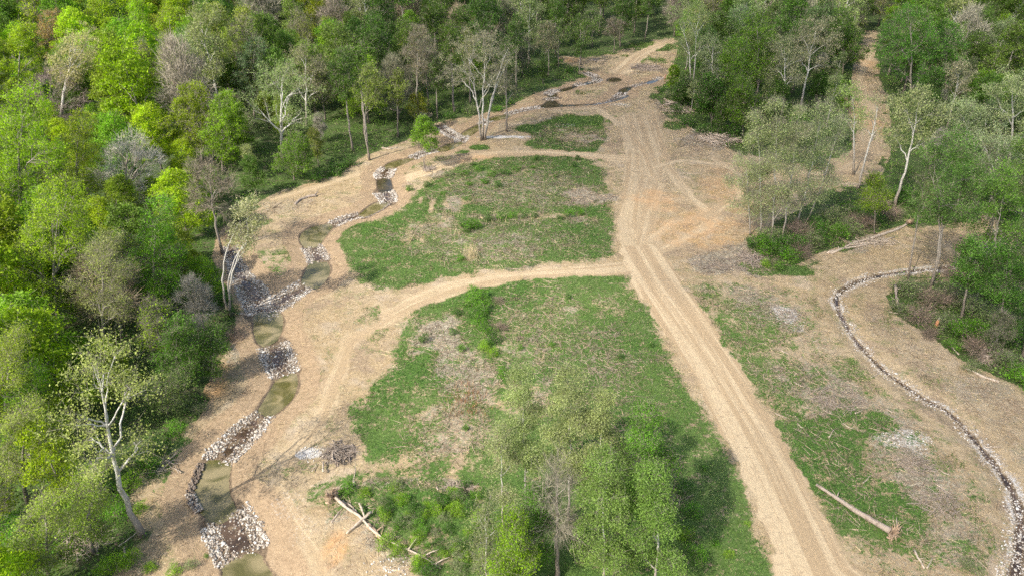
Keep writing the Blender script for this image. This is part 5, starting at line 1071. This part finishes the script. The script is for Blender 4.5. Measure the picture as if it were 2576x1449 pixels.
brush_pile(1498, 153, 10, 3, .8, 14, 'pale logs under the trees behind the far clearing', r=.16)
brush_pile(1078, 428, 14, 6, .9, 40, 'grey brush heaped at the foot of the lone round green tree', mat='log', r=.07, lmax=3)
brush_pile(1890, 650, 26, 20, .5, 120, 'low purple-grey brush heap at the left foot of the grove', mat='log', r=.05, lmax=3)
brush_pile(1830, 668, 90, 14, .2, 102, 'flattened dead brush spread across the yard entrance', mat='log', r=.035, lmax=2.5)
brush_pile(2200, 612, 60, 8, .5, 80, 'branches heaped along the long fallen logs', mat='dead', r=.05, lmax=3)
brush_pile(2110, 1005, 70, 30, .25, 114, 'upper patch of dead grey brush right of the road', mat='log', r=.03, lmax=2)
brush_pile(2300, 1170, 45, 22, .3, 72, 'dead brush patch beside the white gravel on the right', mat='log', r=.03, lmax=2)
brush_pile(2360, 1265, 60, 32, .3, 102, 'largest dead brush patch near the right creek', mat='log', r=.03, lmax=2)
brush_pile(1970, 790, 45, 20, .3, 66, 'dead brush patch near the top of the road verge', mat='log', r=.03, lmax=2)
brush_pile(1155, 1228, 34, 8, .5, 90, 'dark dead brush heap along the ditch below the meadow', mat='log', r=.03, lmax=2)
brush_pile(855, 1138, 40, 26, .35, 130, 'brown brush around the black puddle', mat='log', r=.035, lmax=2)
brush_pile(1025, 467, 10, 4, .4, 14, 'small dead bush skeleton at the left of the middle meadow', mat='dead', r=.04, lmax=2)
brush_pile(195, 1365, 75, 32, 1.6, 150, 'tangle of bare curved branches in the bottom left corner', mat='dead', r=.035, lmax=4)
brush_pile(420, 1175, 28, 20, .5, 26, 'dead branches on the ground right of the big sycamore trunk', mat='dead', r=.035, lmax=3)
# orange survey post in the right scrub and small red stake far off
e = empty('orange_stump', gpt(2351, 828)); mb = MB(); mb.tube([(0,0,-.2),(.02,0,.9),(.04,.02,1.7)], [.30,.24,.20], 9); mb.build('stump', flat_mat('rusty_bark', (.42,.19,.09), .85, .5, 4), e, False)
mb = MB(); mb.tube([(.04,.02,1.7),(.10,.02,2.15)], [.17,.06], 6); mb.build('splintered_top', M['dead'], e); tag(e, 'rusty orange broken stump standing in the scrub on the right', 'stump')
LMx = on_ground(1672, 208)
mb = MB(); mb.tube([(0,0,-.2),(0,0,2.4)], [.09,.08], 6); o = mb.build('red_stake', flat_mat('red_paint', (.30,.07,.05)), None); o.location = LMx; tag(o, 'thin dark red stake at the far right end of the creek', 'stake')

# ------------------------------------------------------------------ clouds: broken cloud between the sun and the right-hand side of the valley
def cloud_material():
    m, t = new_mat('thin_cloud'); N = NT(t)
    lw = N.n('LayerWeight', {'Blend': .5}); f = N.math('SUBTRACT', 1.0, lw.outputs['Facing'])
    f = N.math('MULTIPLY', N.rng(f, .05, .95), .14)
    d = N.n('BsdfDiffuse', {'Color': (.92, .93, .95)}); tr = N.n('BsdfTranslucent', {'Color': (.92, .93, .95)}); tp = N.n('BsdfTransparent')
    a = N.n('MixShader', {0: .5, 1: d.outputs[0], 2: tr.outputs[0]}); b = N.n('MixShader', {0: f, 1: tp.outputs[0], 2: a.outputs[0]})
    N.n('OutputMaterial', {0: b.outputs[0]}); return m
def sphere(c, r, seg=20, rings=11):
    th = np.linspace(0, math.pi, rings)[1:-1]; ph = np.arange(seg)*2*math.pi/seg
    V = [(0, 0, 1)] + [(math.sin(a)*math.cos(b), math.sin(a)*math.sin(b), math.cos(a)) for a in th for b in ph] + [(0, 0, -1)]
    V = np.array(V)*r + c; Q = [(1+i*seg+j, 1+(i+1)*seg+j, 1+(i+1)*seg+(j+1) % seg, 1+i*seg+(j+1) % seg) for i in range(len(th)-1) for j in range(seg)]
    l = len(V)-1; T = [(0, 1+j, 1+(j+1) % seg) for j in range(seg)] + [(l, l-seg+(j+1) % seg, l-seg+j) for j in range(seg)]; return V, Q, T
ALT = 420.0; shift = SUN[:2]/SUN[2]*ALT; rc = np.random.RandomState(21); mbc = MB()
edge = [(60,-160),(130,-48),(85,-6),(60,10),(42,36),(20,50),(200,-105),(330,-190),(420,-260)]   # (y, x) of the shadow edge on the ground
edge.sort()
for _ in range(110):
    y = rc.uniform(-10, 470); x0 = np.interp(y, [20, 42, 60, 85, 110, 130, 200, 330, 470], [30, 24, 12, 2, -14, -34, -78, -165, -230]); r = rc.uniform(36, 58)
    x = rc.uniform(x0 + r*.75, 420)
    if x > 420: continue
    V, Q, T = sphere(np.array([x + shift[0], y + shift[1], ALT + rc.uniform(-12, 12)]), np.array([r, r, r*.35])); mbc.add(V, Q, T)
cl_ = mbc.build('cloud', cloud_material()); tag(cl_, kind='structure')
